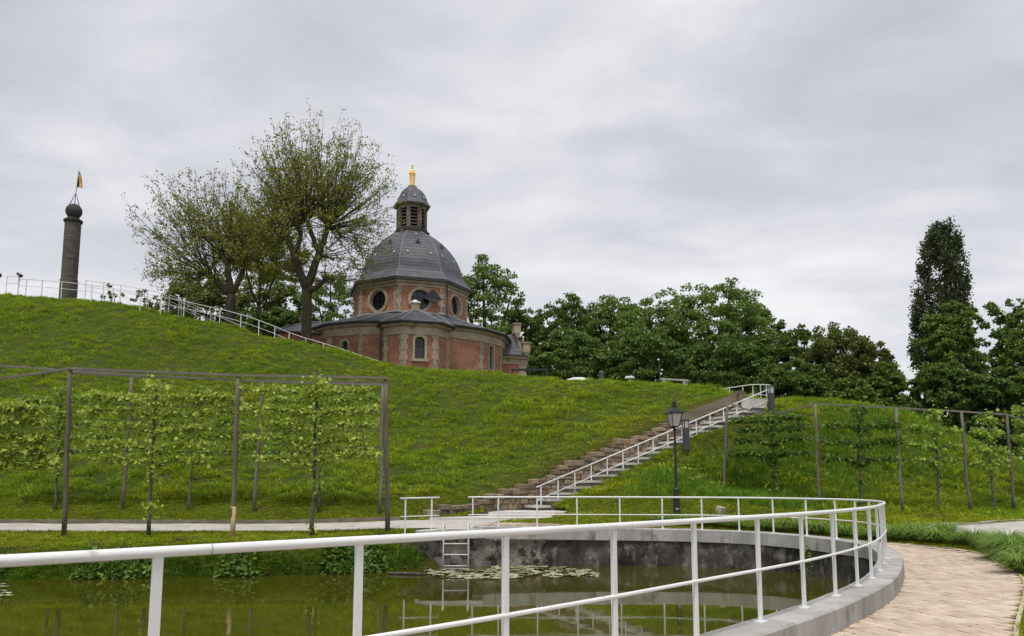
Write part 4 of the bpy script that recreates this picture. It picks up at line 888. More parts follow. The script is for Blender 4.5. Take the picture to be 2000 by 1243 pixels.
# monument column
def build_column():
    Y = 70; b = at(131, 600, Y); t = at(143, 437, Y); x, y = (b.x + t.x) / 2, Y; k = Y / FPX * 1.0
    z0, zc = b.z - 3, t.z; r = 15.0 * k
    e = empty('monument_column', (x, y, z0), 'dark stone column with a ball and a flagpole on top', 'column')
    zb = at(131, 548, Y).z
    MB().lathe([(r * 1.08, z0), (r * 1.08, zb), (r * 1.03, zb + .08)], 24, (x, y, 0)).build('base', M['column'], e, smooth=False)
    for i in range(9):
        a = zb + .08 + (zc - zb - .08) * i / 9; c = zb + .08 + (zc - zb - .08) * (i + 1) / 9
        MB().lathe([(r * .985, a), (r, a + .03), (r * .995, c - .03), (r * .98, c)], 28, (x, y, 0), a0=i).build('drum', M['column'], e, smooth=False)
    MB().lathe([(r * 1.0, zc), (r * 1.16, zc + .12), (r * 1.18, zc + .28), (r * 1.05, zc + .34), (r * .78, zc + .38), (r * .74, zc + .55)], 24, (x, y, 0)).build('capital', M['column_dark'], e)
    cb = zc + .45 + .70; rb = .70
    MB().lathe([(rb * math.cos(a), rb * math.sin(a)) for a in np.linspace(-1.45, 1.5, 12)], 24, (x, y, cb)).build('ball', M['column_dark'], e, smooth=True)
    zf = at(150, 377, Y).z; ztop = at(154, 332, Y).z; lean = .18
    mb = MB()
    for k2 in range(6):
        a = k2 * math.pi / 3; mb.tube([(x + .48 * math.cos(a), y + .48 * math.sin(a), cb + .48), (x + lean * .3, y, zf)], .02, 5)
    mb.build('pole_stay', M['dark_metal'], e)
    fp_ = empty('flag', (x, y, cb), 'small red and yellow flag hanging on the column flagpole', 'flag')
    MB().tube([(x, y, cb + .6), (x + lean * .4, y, zf), (x + lean, y, ztop)], [.035, .03, .02], 6).build('flagpole', M['dark_metal'], e)
    for i, (m, o) in enumerate((('flag_black', 0), ('flag_yellow', .12), ('flag_red', .24))):
        V = []; F = []; n = 7
        for k2 in range(n + 1):
            z = ztop - .15 - 1.5 * k2 / n; w = (.06 + .13 * k2 / n)
            for j in range(2): V.append((x + lean * (1 - .55 * k2 / n) + .03 + w * (i + j) , y + .05 * math.sin(k2 * 1.1 + i * 1.4 + j * 1.4), z - .05 * (i + j)))
        for k2 in range(n): F.append((k2 * 2, k2 * 2 + 1, k2 * 2 + 3, k2 * 2 + 2))
        MB().add(V, F).build('stripe', M[m], fp_)
build_column()
# ------------------------------------------------------------------ the chapel
CH = Vector((at(803, 500, 68).x, 68.0, 0)); CA = R(17.5)
E1 = Vector((math.cos(CA), math.sin(CA), 0)); E2 = Vector((math.sin(CA), -math.cos(CA), 0))
def cl(p, q, z=0.0): v = CH + E1 * p + E2 * q; return Vector((v.x, v.y, z))
chapel = empty('chapel', (CH.x, CH.y, 8.5), 'red brick chapel with a grey slate dome and lantern on the hilltop', 'chapel')
def uvmesh(name, V, F, UV, m, parent=chapel, smooth=False):
    me = bpy.data.meshes.new(name); me.from_pydata([tuple(v) for v in V], [], F); l = me.uv_layers.new(name='UVMap')
    for p in me.polygons:
        for li in p.loop_indices: l.data[li].uv = UV[me.loops[li].vertex_index]
    if smooth: me.polygons.foreach_set('use_smooth', np.ones(len(me.polygons), dtype=bool))
    me.update(); return link(name, me, m, parent)
def hole_pts(kind, cu, cz, w, h, n=32):
    if kind == 'round': return [(cu + w * math.cos(2 * math.pi * k / n), cz + h * math.sin(2 * math.pi * k / n)) for k in range(n)]
    P = []; r = w; zt = cz + h - r * .7            # arched: half width w, half height h
    for k in range(8): P.append((cu - w + 2 * w * k / 8, cz - h))
    for k in range(8): P.append((cu + w, cz - h + (zt - cz + h) * k / 8))
    for k in range(9): P.append((cu + w * math.cos(math.pi * k / 8), zt + .7 * r * math.sin(math.pi * k / 8)))
    for k in range(1, 8): P.append((cu - w, zt - (zt - cz + h) * k / 8))
    return P
def wall_face(A, B, z0, z1, hole=None, m='brick', u0=0.0, name='wall'):
    """vertical wall from plan point A to B (left to right seen from outside), optional (kind, cu, cz, halfw, halfh)"""
    A, B = Vector((A.x, A.y, 0)), Vector((B.x, B.y, 0)); t = (B - A); L = t.length; t.normalize(); n = Vector((t.y, -t.x, 0))
    def P(u, z, d=0.0): v = A + t * u - n * d; return Vector((v.x, v.y, z))
    if hole is None:
        return uvmesh(name, [P(0, z0), P(L, z0), P(L, z1), P(0, z1)], [(0, 1, 2, 3)], [(u0, z0), (u0 + L, z0), (u0 + L, z1), (u0, z1)], M[m]), P, L
    H = hole_pts(*hole); cu, cz = hole[1], hole[2]; O = []
    for (u, z) in H:                           # matching points on the rectangle's edge
        du, dz = u - cu, z - cz; ks = []
        if du > 1e-6: ks.append((L - cu) / du)
        if du < -1e-6: ks.append((0 - cu) / du)
        if dz > 1e-6: ks.append((z1 - cz) / dz)
        if dz < -1e-6: ks.append((z0 - cz) / dz)
        k = min(ks); O.append((cu + du * k, cz + dz * k))
    for cor in ((0, z0), (L, z0), (L, z1), (0, z1)):  # snap the nearest outer point to each corner
        i = min(range(len(O)), key=lambda j: (O[j][0] - cor[0]) ** 2 + (O[j][1] - cor[1]) ** 2); O[i] = cor
    nn = len(H); UV = [(u0 + u, z) for u, z in O + H]; V = [P(u, z) for u, z in O + H]
    o = uvmesh(name, V, [(k, (k + 1) % nn, nn + (k + 1) % nn, nn + k) for k in range(nn)], UV, M[m])
    return o, P, L
def window(P, hole, frame_w, proud, deep, glazing=True, glass='window', parent=chapel, bars=(1, 3), sill=False):
    kind, cu, cz, w, h = hole; H = hole_pts(*hole); n = len(H)
    sx, sz = (w + frame_w) / w, (h + frame_w) / h
    Hin = [(cu + (u - cu) * .97, cz + (z - cz) * .98) for u, z in H]; Ho = [(cu + (u - cu) * sx, cz + (z - cz) * sz) for u, z in H]
    V = [P(u, z, -.002) for u, z in Ho] + [P(u, z, -proud) for u, z in Ho] + [P(u, z, -proud) for u, z in H] + [P(u, z, deep) for u, z in Hin]
    F = []
    for r in range(3): F += [(r * n + k, r * n + (k + 1) % n, (r + 1) * n + (k + 1) % n, (r + 1) * n + k) for k in range(n)]
    fr = MB().add(V, F).build('window_frame', M['limestone'], parent)
    MB().add([P(u, z, deep - .03) for u, z in H], [tuple(range(n))]).build('glass', M[glass], fr)
    if glazing:
        mb = MB()
        for i in range(bars[0]): u = cu - w + 2 * w * (i + 1) / (bars[0] + 1); mb.bar(P(u, cz - h * .95, deep - .06), P(u, cz + h * .95, deep - .06), .035, .035)
        for i in range(bars[1]): z = cz - h + 2 * h * (i + 1) / (bars[1] + 1); k = w * (math.sqrt(max(0, 1 - ((z - cz) / h) ** 2)) if kind == 'round' else .97); mb.bar(P(cu - k, z, deep - .06), P(cu + k, z, deep - .06), .035, .035)
        tag(mb.build('glazing_bars', M['gutter'], fr), kind='stuff')
    if sill: MB().box((P(cu, cz - h - .12, -.06)), (2 * w + .5, .3, .2), rz=math.atan2((P(1, 0) - P(0, 0)).y, (P(1, 0) - P(0, 0)).x)).build('sill', M['limestone'], fr)
    return fr
def quoin(P, u, z0, z1, wn, ww, seed=0, proud=.05, both=True):
    """toothed stone strip: blocks of alternating width"""
    mb = MB(); r = random.Random(seed); z = z0; k = 0
    d = P(1, 0) - P(0, 0); rz = math.atan2(d.y, d.x)
    while z < z1 - .05:
        h = min(r.uniform(.34, .46), z1 - z); w = (ww if k % 2 else wn) * r.uniform(.93, 1.07)
        c = P(u, z + h / 2, -proud / 2 + .03); mb.box(c, (w, proud + .06, h - .02), rz=rz); z += h; k += 1
    return tag(mb.build('quoin', M['limestone'], chapel), kind='stuff')
def octo(r, a0=CA): return [Vector((CH.x + r * math.sin(a0 + R(22.5 + 45 * k)), CH.y - r * math.cos(a0 + R(22.5 + 45 * k)), 0)) for k in range(8)]
Yf = 63.6
ZD0, ZD1 = 15.3, at(810, 549, Yf).z - .42          # drum wall
ZDC = at(810, 545, Yf).z                           # top of the cornice
RD = 5.0
O = octo(RD); wlen = (O[1] - O[0]).length
for k in range(8):
    A, B = O[k - 1], O[k]                          # left to right seen from outside
    hole = ('round', wlen / 2, (ZD0 + ZD1) / 2 + .30, .80, .84) if k in (0, 1, 7, 2) else None
    o, P, L = wall_face(A, B, ZD0, ZD1, hole, u0=k * 3.1)
    if hole: window(P, hole, .24, .08, .35, bars=(2, 2))
    for u in (.17, L - .17): quoin(P, u, ZD0 + .1, ZD1, .26, .42 if k != 5 else .4, seed=k * 3 + int(u))
def band(polyf, z0, r0, z1, r1, m, name, parent=chapel, n=1):
    return MB().ring(polyf(r0), z0, polyf(r1), z1).build(name, M[m], parent)
def stack(polyf, prof, m, name, parent=chapel):
    mb = MB()
    for (r0, z0), (r1, z1) in zip(prof[:-1], prof[1:]): mb.ring(polyf(r0), z0, polyf(r1), z1)
    return mb.build(name, M[m], parent)
stack(octo, [(RD, ZD1 - .12), (RD + .10, ZD1 - .06), (RD + .10, ZD1 + .03), (RD + .02, ZD1 + .05), (RD + .02, ZD1 + .14), (RD + .22, ZD1 + .22), (RD + .28, ZD1 + .34)], 'limestone', 'cornice')
stack(octo, [(RD + .26, ZD1 + .34), (RD + .44, ZD1 + .36), (RD + .47, ZDC + .02), (RD + .30, ZDC + .05)], 'gutter', 'gutter')
# dome: courses of slate, each lapping the one below
Zp = lambda y: at(803, y, 68).z
prof = [(107 * 68 / FPX / .985, Zp(564)), (103.5, Zp(552)), (98, Zp(531)), (87, Zp(509)), (69, Zp(487)), (49, Zp(470)), (31.5, Zp(459))]
prof = [(p[0] if i == 0 else p[0] * 68 / FPX / .985, p[1]) for i, p in enumerate(prof)]
prof[0] = (RD + .36, ZDC + .02)
pz = np.array([p[1] for p in prof]); pr = np.array([p[0] for p in prof])
def dome_r(z):
    # smooth profile through the sighted points
    return float(np.interp(z, DZ, DR))
_d = catmull([(r, z) for r, z in prof], .12); DR, DZ = _d[:, 0], np.maximum.accumulate(_d[:, 1] + np.arange(len(_d)) * 1e-6)
mb = MB(); NC = 17
for i in range(NC):
    za, zb = pz[0] + (pz[-1] - pz[0]) * i / NC, pz[0] + (pz[-1] - pz[0]) * (i + 1) / NC
    mb.ring(octo(dome_r(za) + .024), za, octo(dome_r(zb) + .006), zb); mb.ring(octo(dome_r(za) - .03), za, octo(dome_r(za) + .024), za)
dome = mb.build('dome', M['slate'], chapel)
def dome_pt(a, z, u, off, rf=None):
    r = (rf or dome_r)(z) * math.cos(R(22.5)) + off
    return Vector((CH.x + r * math.sin(a) + u * math.cos(a), CH.y - r * math.cos(a) + u * math.sin(a), z))
for k in range(8):
    a = CA + R(22.5 + 45 * k); pts = [Vector((CH.x + (dome_r(z) + .02) * math.sin(a), CH.y - (dome_r(z) + .02) * math.cos(a), z)) for z in np.linspace(pz[0], pz[-1], 14)]
    MB().tube(pts, .035, 5).build('lead_rib', M['lead'], dome)
def star(c, n, s, parent):
    n = n.normalized(); t = Vector((0, 0, 1)).cross(n).normalized(); u = n.cross(t); V = []; F = []
    for d in (0, .05):
        for k in range(10):
            r = s if k % 2 == 0 else s * .45; g = math.pi / 2 + k * math.pi / 5; V.append(c + n * d + t * (r * math.cos(g)) + u * (r * math.sin(g)))
    F = [tuple(range(10, 20))] + [(k, (k + 1) % 10, 10 + (k + 1) % 10, 10 + k) for k in range(10)]
    MB().add(V, F).build('star', M['star_zinc'], parent)
def dome_n(a, z, rf):
    dr = (rf(z + .1) - rf(z - .1)) / .2 * math.cos(R(22.5)); return Vector((math.sin(a), -math.cos(a), -dr)).normalized()
for k in (-3, -2, -1, 0, 1, 2, 3):
    a = CA + R(45 * k)
    for py, uf in ((470, 0), (515, -.62), (515, .62)):
        z = Zp(py) - .1; hw = dome_r(z) * math.sin(R(22.5)); star(dome_pt(a, z, uf * hw, .03), dome_n(a, z, dome_r), .15, dome)
    z = Zp(492); c = dome_pt(a, z, 0, .1); d = MB(); n = Vector((math.sin(a), -math.cos(a), 0)); t = Vector((math.cos(a), math.sin(a), 0))
    d.add([c - t * .2 - Vector((0, 0, .16)) + n * .10, c + t * .2 - Vector((0, 0, .16)) + n * .10, c + Vector((0, 0, .22)) + n * .12, c + Vector((0, 0, .25)) - n * .35, c - t * .2 - Vector((0, 0, .1)) - n * .2, c + t * .2 - Vector((0, 0, .1)) - n * .2], [(0, 1, 2), (0, 2, 3, 4), (1, 5, 3, 2)])
    d.build('roof_vent', M['gutter'], dome)
# lantern
ZL0, ZL1 = Zp(459), Zp(405); RL = 1.30
lant = chapel
stack(octo, [(1.55, ZL0 - .12), (1.62, ZL0 - .02), (1.62, ZL0 + .12), (1.42, ZL0 + .20), (1.42, ZL0 + .34)], 'column_dark', 'lantern_base')
zb, zt = ZL0 + .34, ZL1 - .38
stack(octo, [(RL - .22, zb), (RL - .22, zt)], 'shade_black', 'lantern_shade_lining')  # near-black lining paints in the shade behind the louvre slats
OL = octo(RL)
for k in range(8):
    A, B = OL[k - 1], OL[k]; t = (B - A).normalized(); n = Vector((t.y, -t.x, 0)); L = (B - A).length; rz = math.atan2(t.y, t.x)
    c = OL[k]; a = CA + R(22.5 + 45 * k); MB().box(Vector((c.x - .08 * math.sin(a), c.y + .08 * math.cos(a), (zb + zt) / 2)), (.34, .26, zt - zb), rz=a).build('lantern_pier', M['limestone_dark'], chapel)
    if k in (6, 7, 0, 1, 2):
        for i in range(6):
            z = zb + (zt - zb) * (i + .5) / 6; m_ = (A + B) / 2
            MB().add([Vector((*(m_ - t * L * .36 - n * .02).xy, z - .10)), Vector((*(m_ + t * L * .36 - n * .02).xy, z - .10)), Vector((*(m_ + t * L * .36 - n * .20).xy, z + .06)), Vector((*(m_ - t * L * .36 - n * .20).xy, z + .06)),
                      Vector((*(m_ - t * L * .36 - n * .02).xy, z - .15)), Vector((*(m_ + t * L * .36 - n * .02).xy, z - .15))], [(0, 1, 2, 3), (4, 5, 1, 0), (4, 0, 3), (5, 2, 1)]).build('louvre_slat', M['column'], chapel)
stack(octo, [(RL - .03, zt - .02), (RL + .03, zt), (RL + .03, zt + .16), (RL + .22, zt + .26), (RL + .34, zt + .30), (RL + .36, zt + .40), (RL + .18, zt + .46)], 'limestone_dark', 'lantern_cornice')
k68 = 68 / FPX / .985
sprof = [(RL + .38, zt + .37), (RL + .30, zt + .45), (1.42, Zp(398)), (1.25, Zp(388)), (1.02, Zp(379)), (.70, Zp(372)), (.36, Zp(367.5)), (.30, Zp(366))]
_s2 = catmull(sprof, .1); SR, SZ = _s2[:, 0], np.maximum.accumulate(_s2[:, 1] + np.arange(len(_s2)) * 1e-6)
sdome_r = lambda z: float(np.interp(z, SZ, SR))
mb = MB(); NC = 9
for i in range(NC):
    za, zc_ = SZ[0] + (SZ[-1] - SZ[0]) * i / NC, SZ[0] + (SZ[-1] - SZ[0]) * (i + 1) / NC
    mb.ring(octo(sdome_r(za) + .02), za, octo(sdome_r(zc_) + .004), zc_); mb.ring(octo(sdome_r(za) - .03), za, octo(sdome_r(za) + .02), za)
cup = mb.build('cupola', M['slate'], chapel)
MB().prism([p.xy for p in octo(.42)], SZ[-1] - .06, SZ[-1] + .05).build('cupola_cap', M['lead'], cup)
for k in range(8):
    a = CA + R(22.5 + 45 * k); MB().tube([Vector((CH.x + (sdome_r(z) + .01) * math.sin(a), CH.y - (sdome_r(z) + .01) * math.cos(a), z)) for z in np.linspace(SZ[0], SZ[-1], 9)], .022, 5).build('lead_rib', M['lead'], cup)
for k in (-2, -1, 0, 1, 2):
    a = CA + R(45 * k); z = Zp(391); star(dome_pt(a, z, 0, .02, sdome_r), dome_n(a, z, sdome_r), .14, cup)
# ambulatory: an oblong ring of walls round the drum
AXp, AXq = 8.45, 6.75
def ringpoly(d=0.0):
    P = []
    for k in range(16):
        th = math.radians(11.25 + 22.5 * k); c, s = math.cos(th), math.sin(th); ex = 2 / 2.15
        P.append(cl((AXp + d) * math.copysign(abs(c) ** ex, c), -(AXq + d) * math.copysign(abs(s) ** ex, s)))
    return P
RP = ringpoly()
ZE = at(612, 656, 66.5).z                              # eaves
ZF = ZE - .98                                          # underside of the stone frieze
for k in range(16):
    A, B = RP[k], RP[(k + 1) % 16]
    # order left-to-right seen from outside
    mid = (A + B) / 2 - CH; t = (B - A); n = Vector((t.y, -t.x, 0))
    if n.dot(mid) < 0: A, B = B, A
    mid = (A + B) / 2; q = (mid - CH).dot(E2); p = (mid - CH).dot(E1)
    if q < -4.5: 
        wall_face(A, B, 8.0, ZF); continue
    L = (B - A).length; hole = None
    pxm = 1000 + FPX * mid.x / mid.y
    if q > -1 and (925 < pxm < 965 or 640 < pxm < 690): hole = ('arch', L / 2, at(945, 700, 65.5).z if pxm > 900 else at(668, 700, 64).z, .30, .98)
    o, P, L = wall_face(A, B, 8.0, ZF, hole, u0=k * 2.7)
    if hole: window(P, hole, .14, .06, .3, bars=(1, 4))
    for u in (.0,): quoin(P, .02, 8.6, ZF, .30, .50, seed=k * 5 + 1)
stack(ringpoly, [(0.0, ZF - .02), (.08, ZF + .02), (.08, ZF + .12), (.02, ZF + .14), (.02, ZF + .62), (.18, ZF + .70), (.30, ZF + .86)], 'limestone', 'frieze')
stack(ringpoly, [(.28, ZF + .86), (.50, ZF + .88), (.54, ZE + .04), (.36, ZE + .08)], 'gutter', 'gutter')
def drum16(r):   # the octagon sampled at the ring's 16 corners' bearings
    Q = []
    for v in ringpoly():
        d = (v - CH); a = math.atan2(d.dot(E1), d.dot(E2)); f = ((a + R(22.5)) % R(45)) - R(22.5); rr = r * math.cos(R(22.5)) / math.cos(f)
        Q.append(CH + E1 * (rr * math.sin(a)) + E2 * (rr * math.cos(a)))
    return Q
ZR1 = at(805, 612, Yf).z
lo, hi = ringpoly(.40), drum16(RD - .02)
mb = MB(); NR = 7
for i in range(NR):
    f0, f1 = i / NR, (i + 1) / NR
    p0 = [a.lerp(b, f0) for a, b in zip(lo, hi)]; p1 = [a.lerp(b, f1) for a, b in zip(lo, hi)]; z0, z1 = ZE + .06 + (ZR1 - ZE) * f0, ZE + .06 + (ZR1 - ZE) * f1
    mb.ring(p0, z0 + .025, p1, z1); mb.ring(p0, z0 - .02, p0, z0 + .025)
roof = mb.build('lower_roof', M['slate'], chapel)
for k in range(16):
    if k % 2 == 0 or True: MB().tube([Vector((lo[k].x, lo[k].y, ZE + .10)), Vector((hi[k].x, hi[k].y, ZR1 + .05))], .045, 5).build('lead_hip', M['lead'], roof)
stack(octo, [(RD + .16, ZR1 - .02), (RD + .13, ZR1 + .10), (RD + .0, ZR1 + .14)], 'lead', 'flashing')
# apse bay towards the viewer
pa = -.72; ap = [(pa - 2.5, 5.9), (pa - 2.5, 7.15), (pa - 1.28, 8.45), (pa + 1.28, 8.45), (pa + 2.5, 7.15), (pa + 2.5, 5.4)]
ZA = at(820, 633, 60.2).z; ZAF = ZA - .95
AP = [cl(p, q) for p, q in ap]
for k in range(5):
    hole = ('arch', 1.28, at(825, 680, 59.8).z, .385, .85) if k == 2 else None
    o, P, L = wall_face(AP[k], AP[k + 1], 8.0, ZAF, hole, u0=k * 3.3)
    if hole:
        fr = window(P, hole, .18, .08, .30, bars=(1, 4), sill=True)
        MB().box(P(1.28, hole[2] - .38, .2), (.66, .02, .85), rz=CA).build('lower_grille', M['dark_metal'], fr)
    if 0 < k < 5:
        quoin(P, .12, 8.6, ZAF, .28, .46, seed=k * 9)
    if k < 4: quoin(P, L - .12, 8.6, ZAF, .28, .46, seed=k * 9 + 4)
def apoly(d):
    c = (pa, 6.2); r = []
    for p, q in ap:
        dx = (p - c[0]); dq = q - c[1]; r.append(cl(p + math.copysign(d, dx) * min(1, abs(dx) / 1.9), q + (d if q > 6 else 0) * min(1, max(0, dq) / .9)))
    return r + [cl(pa + 2.0, 4.6), cl(pa - 2.0, 4.6)]
stack(apoly, [(0.0, ZAF - .02), (.08, ZAF + .02), (.08, ZAF + .11), (.02, ZAF + .13), (.02, ZAF + .60), (.18, ZAF + .68), (.30, ZAF + .83)], 'limestone', 'apse_frieze')
stack(apoly, [(.28, ZAF + .83), (.48, ZAF + .85), (.52, ZA + .03), (.36, ZA + .07)], 'gutter', 'apse_gutter')
apex = cl(pa - .02, 6.3, at(821, 606, 62).z)
Q = apoly(.40); mb = MB()
for k in range(len(Q)):
    a, b = Q[k], Q[(k + 1) % len(Q)]
    for i in range(5):
        f0, f1 = i / 5, (i + 1) / 5; z0, z1 = ZA + .05 + (apex.z - ZA) * f0, ZA + .05 + (apex.z - ZA) * f1
        P0, P1 = a.lerp(apex, f0), b.lerp(apex, f0); P2, P3 = b.lerp(apex, f1), a.lerp(apex, f1)
        mb.add([(P0.x, P0.y, z0 + .02), (P1.x, P1.y, z0 + .02), (P2.x, P2.y, z1), (P3.x, P3.y, z1)], [(0, 1, 2, 3)])
aroof = mb.build('apse_roof', M['slate'], chapel)
for k in range(6): MB().tube([Vector((Q[k].x, Q[k].y, ZA + .09)), apex + Vector((0, 0, .07))], .045, 5).build('lead_hip', M['lead'], aroof)
fin = MB().box(apex + Vector((0, 0, .12)), (.62, .62, .70), rz=CA).build('roof_pedestal', M['limestone'], aroof)
MB().box(apex + Vector((0, 0, .52)), (.74, .74, .10), rz=CA).build('pedestal_cap', M['white_plastic'], aroof)
MB().lathe([(.30, 0), (.24, .1), (.12, .18), (.0, .2)], 12, apex + Vector((0, 0, .57)), caps=False).build('pedestal_knob', M['white_plastic'], aroof, smooth=True)
# dark hood hanging open in front of the middle round window
o_, P_, L_ = None, None, None
hc = CH + E2 * (RD * math.cos(R(22.5)) + .35) + E1 * .95; hz = (ZD0 + ZD1) / 2 + .35
MB().add([Vector((*(hc - E1 * .75).xy, hz + .05)), Vector((*(hc + E1 * .0).xy, hz + .82)), Vector((*(hc + E1 * .85).xy, hz - .05)), Vector((*(hc + E1 * .1 + E2 * .1).xy, hz - .30)),
          Vector((*(hc - E1 * .70 - E2 * .12).xy, hz)), Vector((*(hc - E2 * .12).xy, hz + .78)), Vector((*(hc + E1 * .8 - E2 * .12).xy, hz - .06))], [(0, 3, 2, 1), (0, 1, 5, 4), (1, 2, 6, 5)]).build('window_hood', M['black'], chapel)
# rain pipes
def pipe(a, b): MB().tube([a, b], .055, 6).build('rain_pipe', M['gutter'], chapel)
v = cl(pa - 2.5 - .25, 6.75); pipe(Vector((v.x, v.y, 8)), Vector((v.x, v.y, ZE - .1)))
a = CA + R(22.5 + 3.5); v = Vector((CH.x + (RD + .12) * math.sin(a), CH.y - (RD + .12) * math.cos(a), 0)); pipe(Vector((v.x, v.y, ZR1)), Vector((v.x, v.y, ZDC - .2)))
v = cl(8.55, 2.6); pipe(Vector((v.x, v.y, 8)), Vector((v.x, v.y, ZE - 1)))
# right wing with the scrolled gable
ZW = at(1005, 697, 68).z; pw0, pw1, qw = 6.8, 9.5, 3.1
o, P, L = wall_face(cl(pw0, qw), cl(pw1, qw), 8.0, ZW - .75, u0=3); quoin(P, L - .2, 8.6, ZW - .75, .45, .7, seed=77)
wall_face(cl(pw1, qw), cl(pw1, -qw), 8.0, ZW, u0=9)
for (d0, z0, z1, m_) in ((.05, ZW - .75, ZW - .6, 'limestone'), (.02, ZW - .6, ZW - .25, 'limestone'), (.20, ZW - .25, ZW - .05, 'limestone'), (.34, ZW - .05, ZW + .06, 'gutter')):
    c0 = (cl(pw0, qw + d0 / 2 - .1) + cl(pw1 + .25, qw + d0 / 2 - .1)) / 2; MB().box(Vector((c0.x, c0.y, (z0 + z1) / 2)), (pw1 - pw0 + .25, d0 + .25, z1 - z0 - .004), rz=CA).build('wing_cornice', M[m_], chapel)
ZRG = at(985, 652, 70).z
mb = MB()
for i in range(6):
    f0, f1 = i / 6, (i + 1) / 6
    for sg in (1, -1):
        q0, q1 = sg * (qw + .25) * (1 - f0), sg * (qw + .25) * (1 - f1); z0, z1 = ZW + .04 + (ZRG - ZW) * f0, ZW + .04 + (ZRG - ZW) * f1
        a, b, c, d = cl(pw0 - 1.5, q0, z0 + .02), cl(pw1 - .2, q0, z0 + .02), cl(pw1 - .2, q1, z1), cl(pw0 - 1.5, q1, z1)
        mb.add([a, b, c, d], [(0, 1, 2, 3) if sg > 0 else (3, 2, 1, 0)])
mb.build('wing_roof', M['slate'], chapel)
prof_q = [(qw + .35, ZW - .1), (qw + .35, ZW + .25), (qw - .1, ZW + .32), (qw - .55, ZW + .55), (qw - 1.0, ZW + .92), (qw - 1.35, ZW + 1.4), (qw - 1.5, ZW + 1.75), (qw - 1.35, ZW + 1.95), (qw - 1.6, ZW + 2.1), (qw - 2.1, ZW + 2.15), (qw - 2.2, ZW + 2.45), (qw - 2.6, ZW + 2.55), (0, ZW + 2.8)]
full = prof_q + [(-q, z) for q, z in prof_q[::-1][1:]]
V = [cl(pw1 - .15, q, z) for q, z in full] + [cl(pw1 + .3, q, z) for q, z in full]; n = len(full)
MB().add(V, [tuple(range(n)), tuple(range(2 * n - 1, n - 1, -1))] + [(k, n + k, n + (k + 1) % n, (k + 1) % n) for k in range(n)]).build('scrolled_gable', M['limestone_dark'], chapel)
for q, z in ((qw + .02, ZW + .30), (qw - 2.6, ZW + 2.5)):
    w = .62; c = cl(pw1 + .1, q, z); MB().box(c + Vector((0, 0, .42)), (w, w, .84), rz=CA).build('pinnacle_block', M['limestone'], chapel)
    MB().box(c + Vector((0, 0, .88)), (w + .14, w + .14, .1), rz=CA).build('pinnacle_cap', M['limestone'], chapel)
# left wing roof
pl0, pl1, ql = -11.0, -7.2, 2.6; ZLW = at(575, 655, 64).z; ZLR = at(640, 632, 66).z
wall_face(cl(pl0, ql), cl(pl1, ql), 8.0, ZLW, u0=3); wall_face(cl(pl0, -ql), cl(pl0, ql), 8.0, ZLW, u0=3)
mb = MB(); a, b, c, d = cl(pl0 - .3, ql + .3, ZLW), cl(pl1 + 1, ql + .3, ZLW), cl(pl1 + 1, 0, ZLR), cl(pl0 + 2.4, 0, ZLR); e_, = (cl(pl0 - .3, -ql - .3, ZLW),); f_ = cl(pl1 + 1, -ql - .3, ZLW)
mb.add([a, b, c, d, e_, f_], [(0, 1, 2, 3), (4, 0, 3), (5, 4, 3, 2)]); wr = mb.build('wing_roof', M['slate'], chapel)
MB().tube([a + Vector((0, 0, .03)), d + Vector((0, 0, .03))], .05, 5).build('lead_hip', M['lead'], wr); MB().tube([d + Vector((0, 0, .03)), c + Vector((0, 0, .03))], .05, 5).build('lead_hip', M['lead'], wr)
MB().bar(a - Vector((0, 0, .08)), b - Vector((0, 0, .08)), .2, .14).build('gutter', M['gutter'], chapel)
# gilded statue
def build_statue():
    z0 = SZ[-1] + .05; top = at(800, 324, 68).z; H = top - z0; x, y = CH.x - .03, CH.y
    e = empty('gilded_statue', (x, y, z0), 'gilded statue of a robed crowned figure with folded arms on the cupola', 'statue')
    V = []; F = []; n = 16; S = [(0, .20, .17), (.03, .22, .19), (.12, .215, .18), (.3, .225, .18), (.48, .235, .18), (.6, .235, .17), (.70, .245, .165), (.76, .23, .15), (.80, .15, .12), (.825, .075, .075), (.84, .07, .07), (.855, .085, .09), (.88, .10, .105), (.91, .098, .10), (.935, .07, .075), (.95, .03, .03)]
    for t, a, b in S:
        for k in range(n):
            g = 2 * math.pi * k / n; fold = 1 + .07 * math.sin(k * 2.4 + t * 3) * (1 if t < .7 else 0)
            V.append((x + a * fold * math.cos(g) * H / 1.95 + .04 * math.sin(t * 3.0), y + b * fold * math.sin(g) * H / 1.95, z0 + t * H))
    for i in range(len(S) - 1):
        for k in range(n): F.append((i * n + k, i * n + (k + 1) % n, (i + 1) * n + (k + 1) % n, (i + 1) * n + k))
    F += [tuple(range(n - 1, -1, -1)), tuple((len(S) - 1) * n + k for k in range(n))]
    MB().add(V, F).build('figure', M['gold'], e, smooth=True)
    for sg in (-1, 1):
        MB().tube([(x + sg * .18, y - .02, z0 + .73 * H), (x + sg * .235, y - .12, z0 + .60 * H), (x + sg * .13, y - .24, z0 + .58 * H), (x + sg * .03, y - .27, z0 + .66 * H)], [.06, .065, .055, .035], 8).build('arm', M['gold'], e, smooth=True)
    MB().lathe([(.085, .925 * H), (.10, .965 * H), (.115, H), (.09, H), (.075, .94 * H)], 10, (x + .01, y, z0), caps=False).build('crown', M['gold'], e)
    MB().lathe([(.30, -.02), (.30, .03), (.22, .06)], 12, (x, y, z0)).build('base', M['gold'], e)
build_statue()
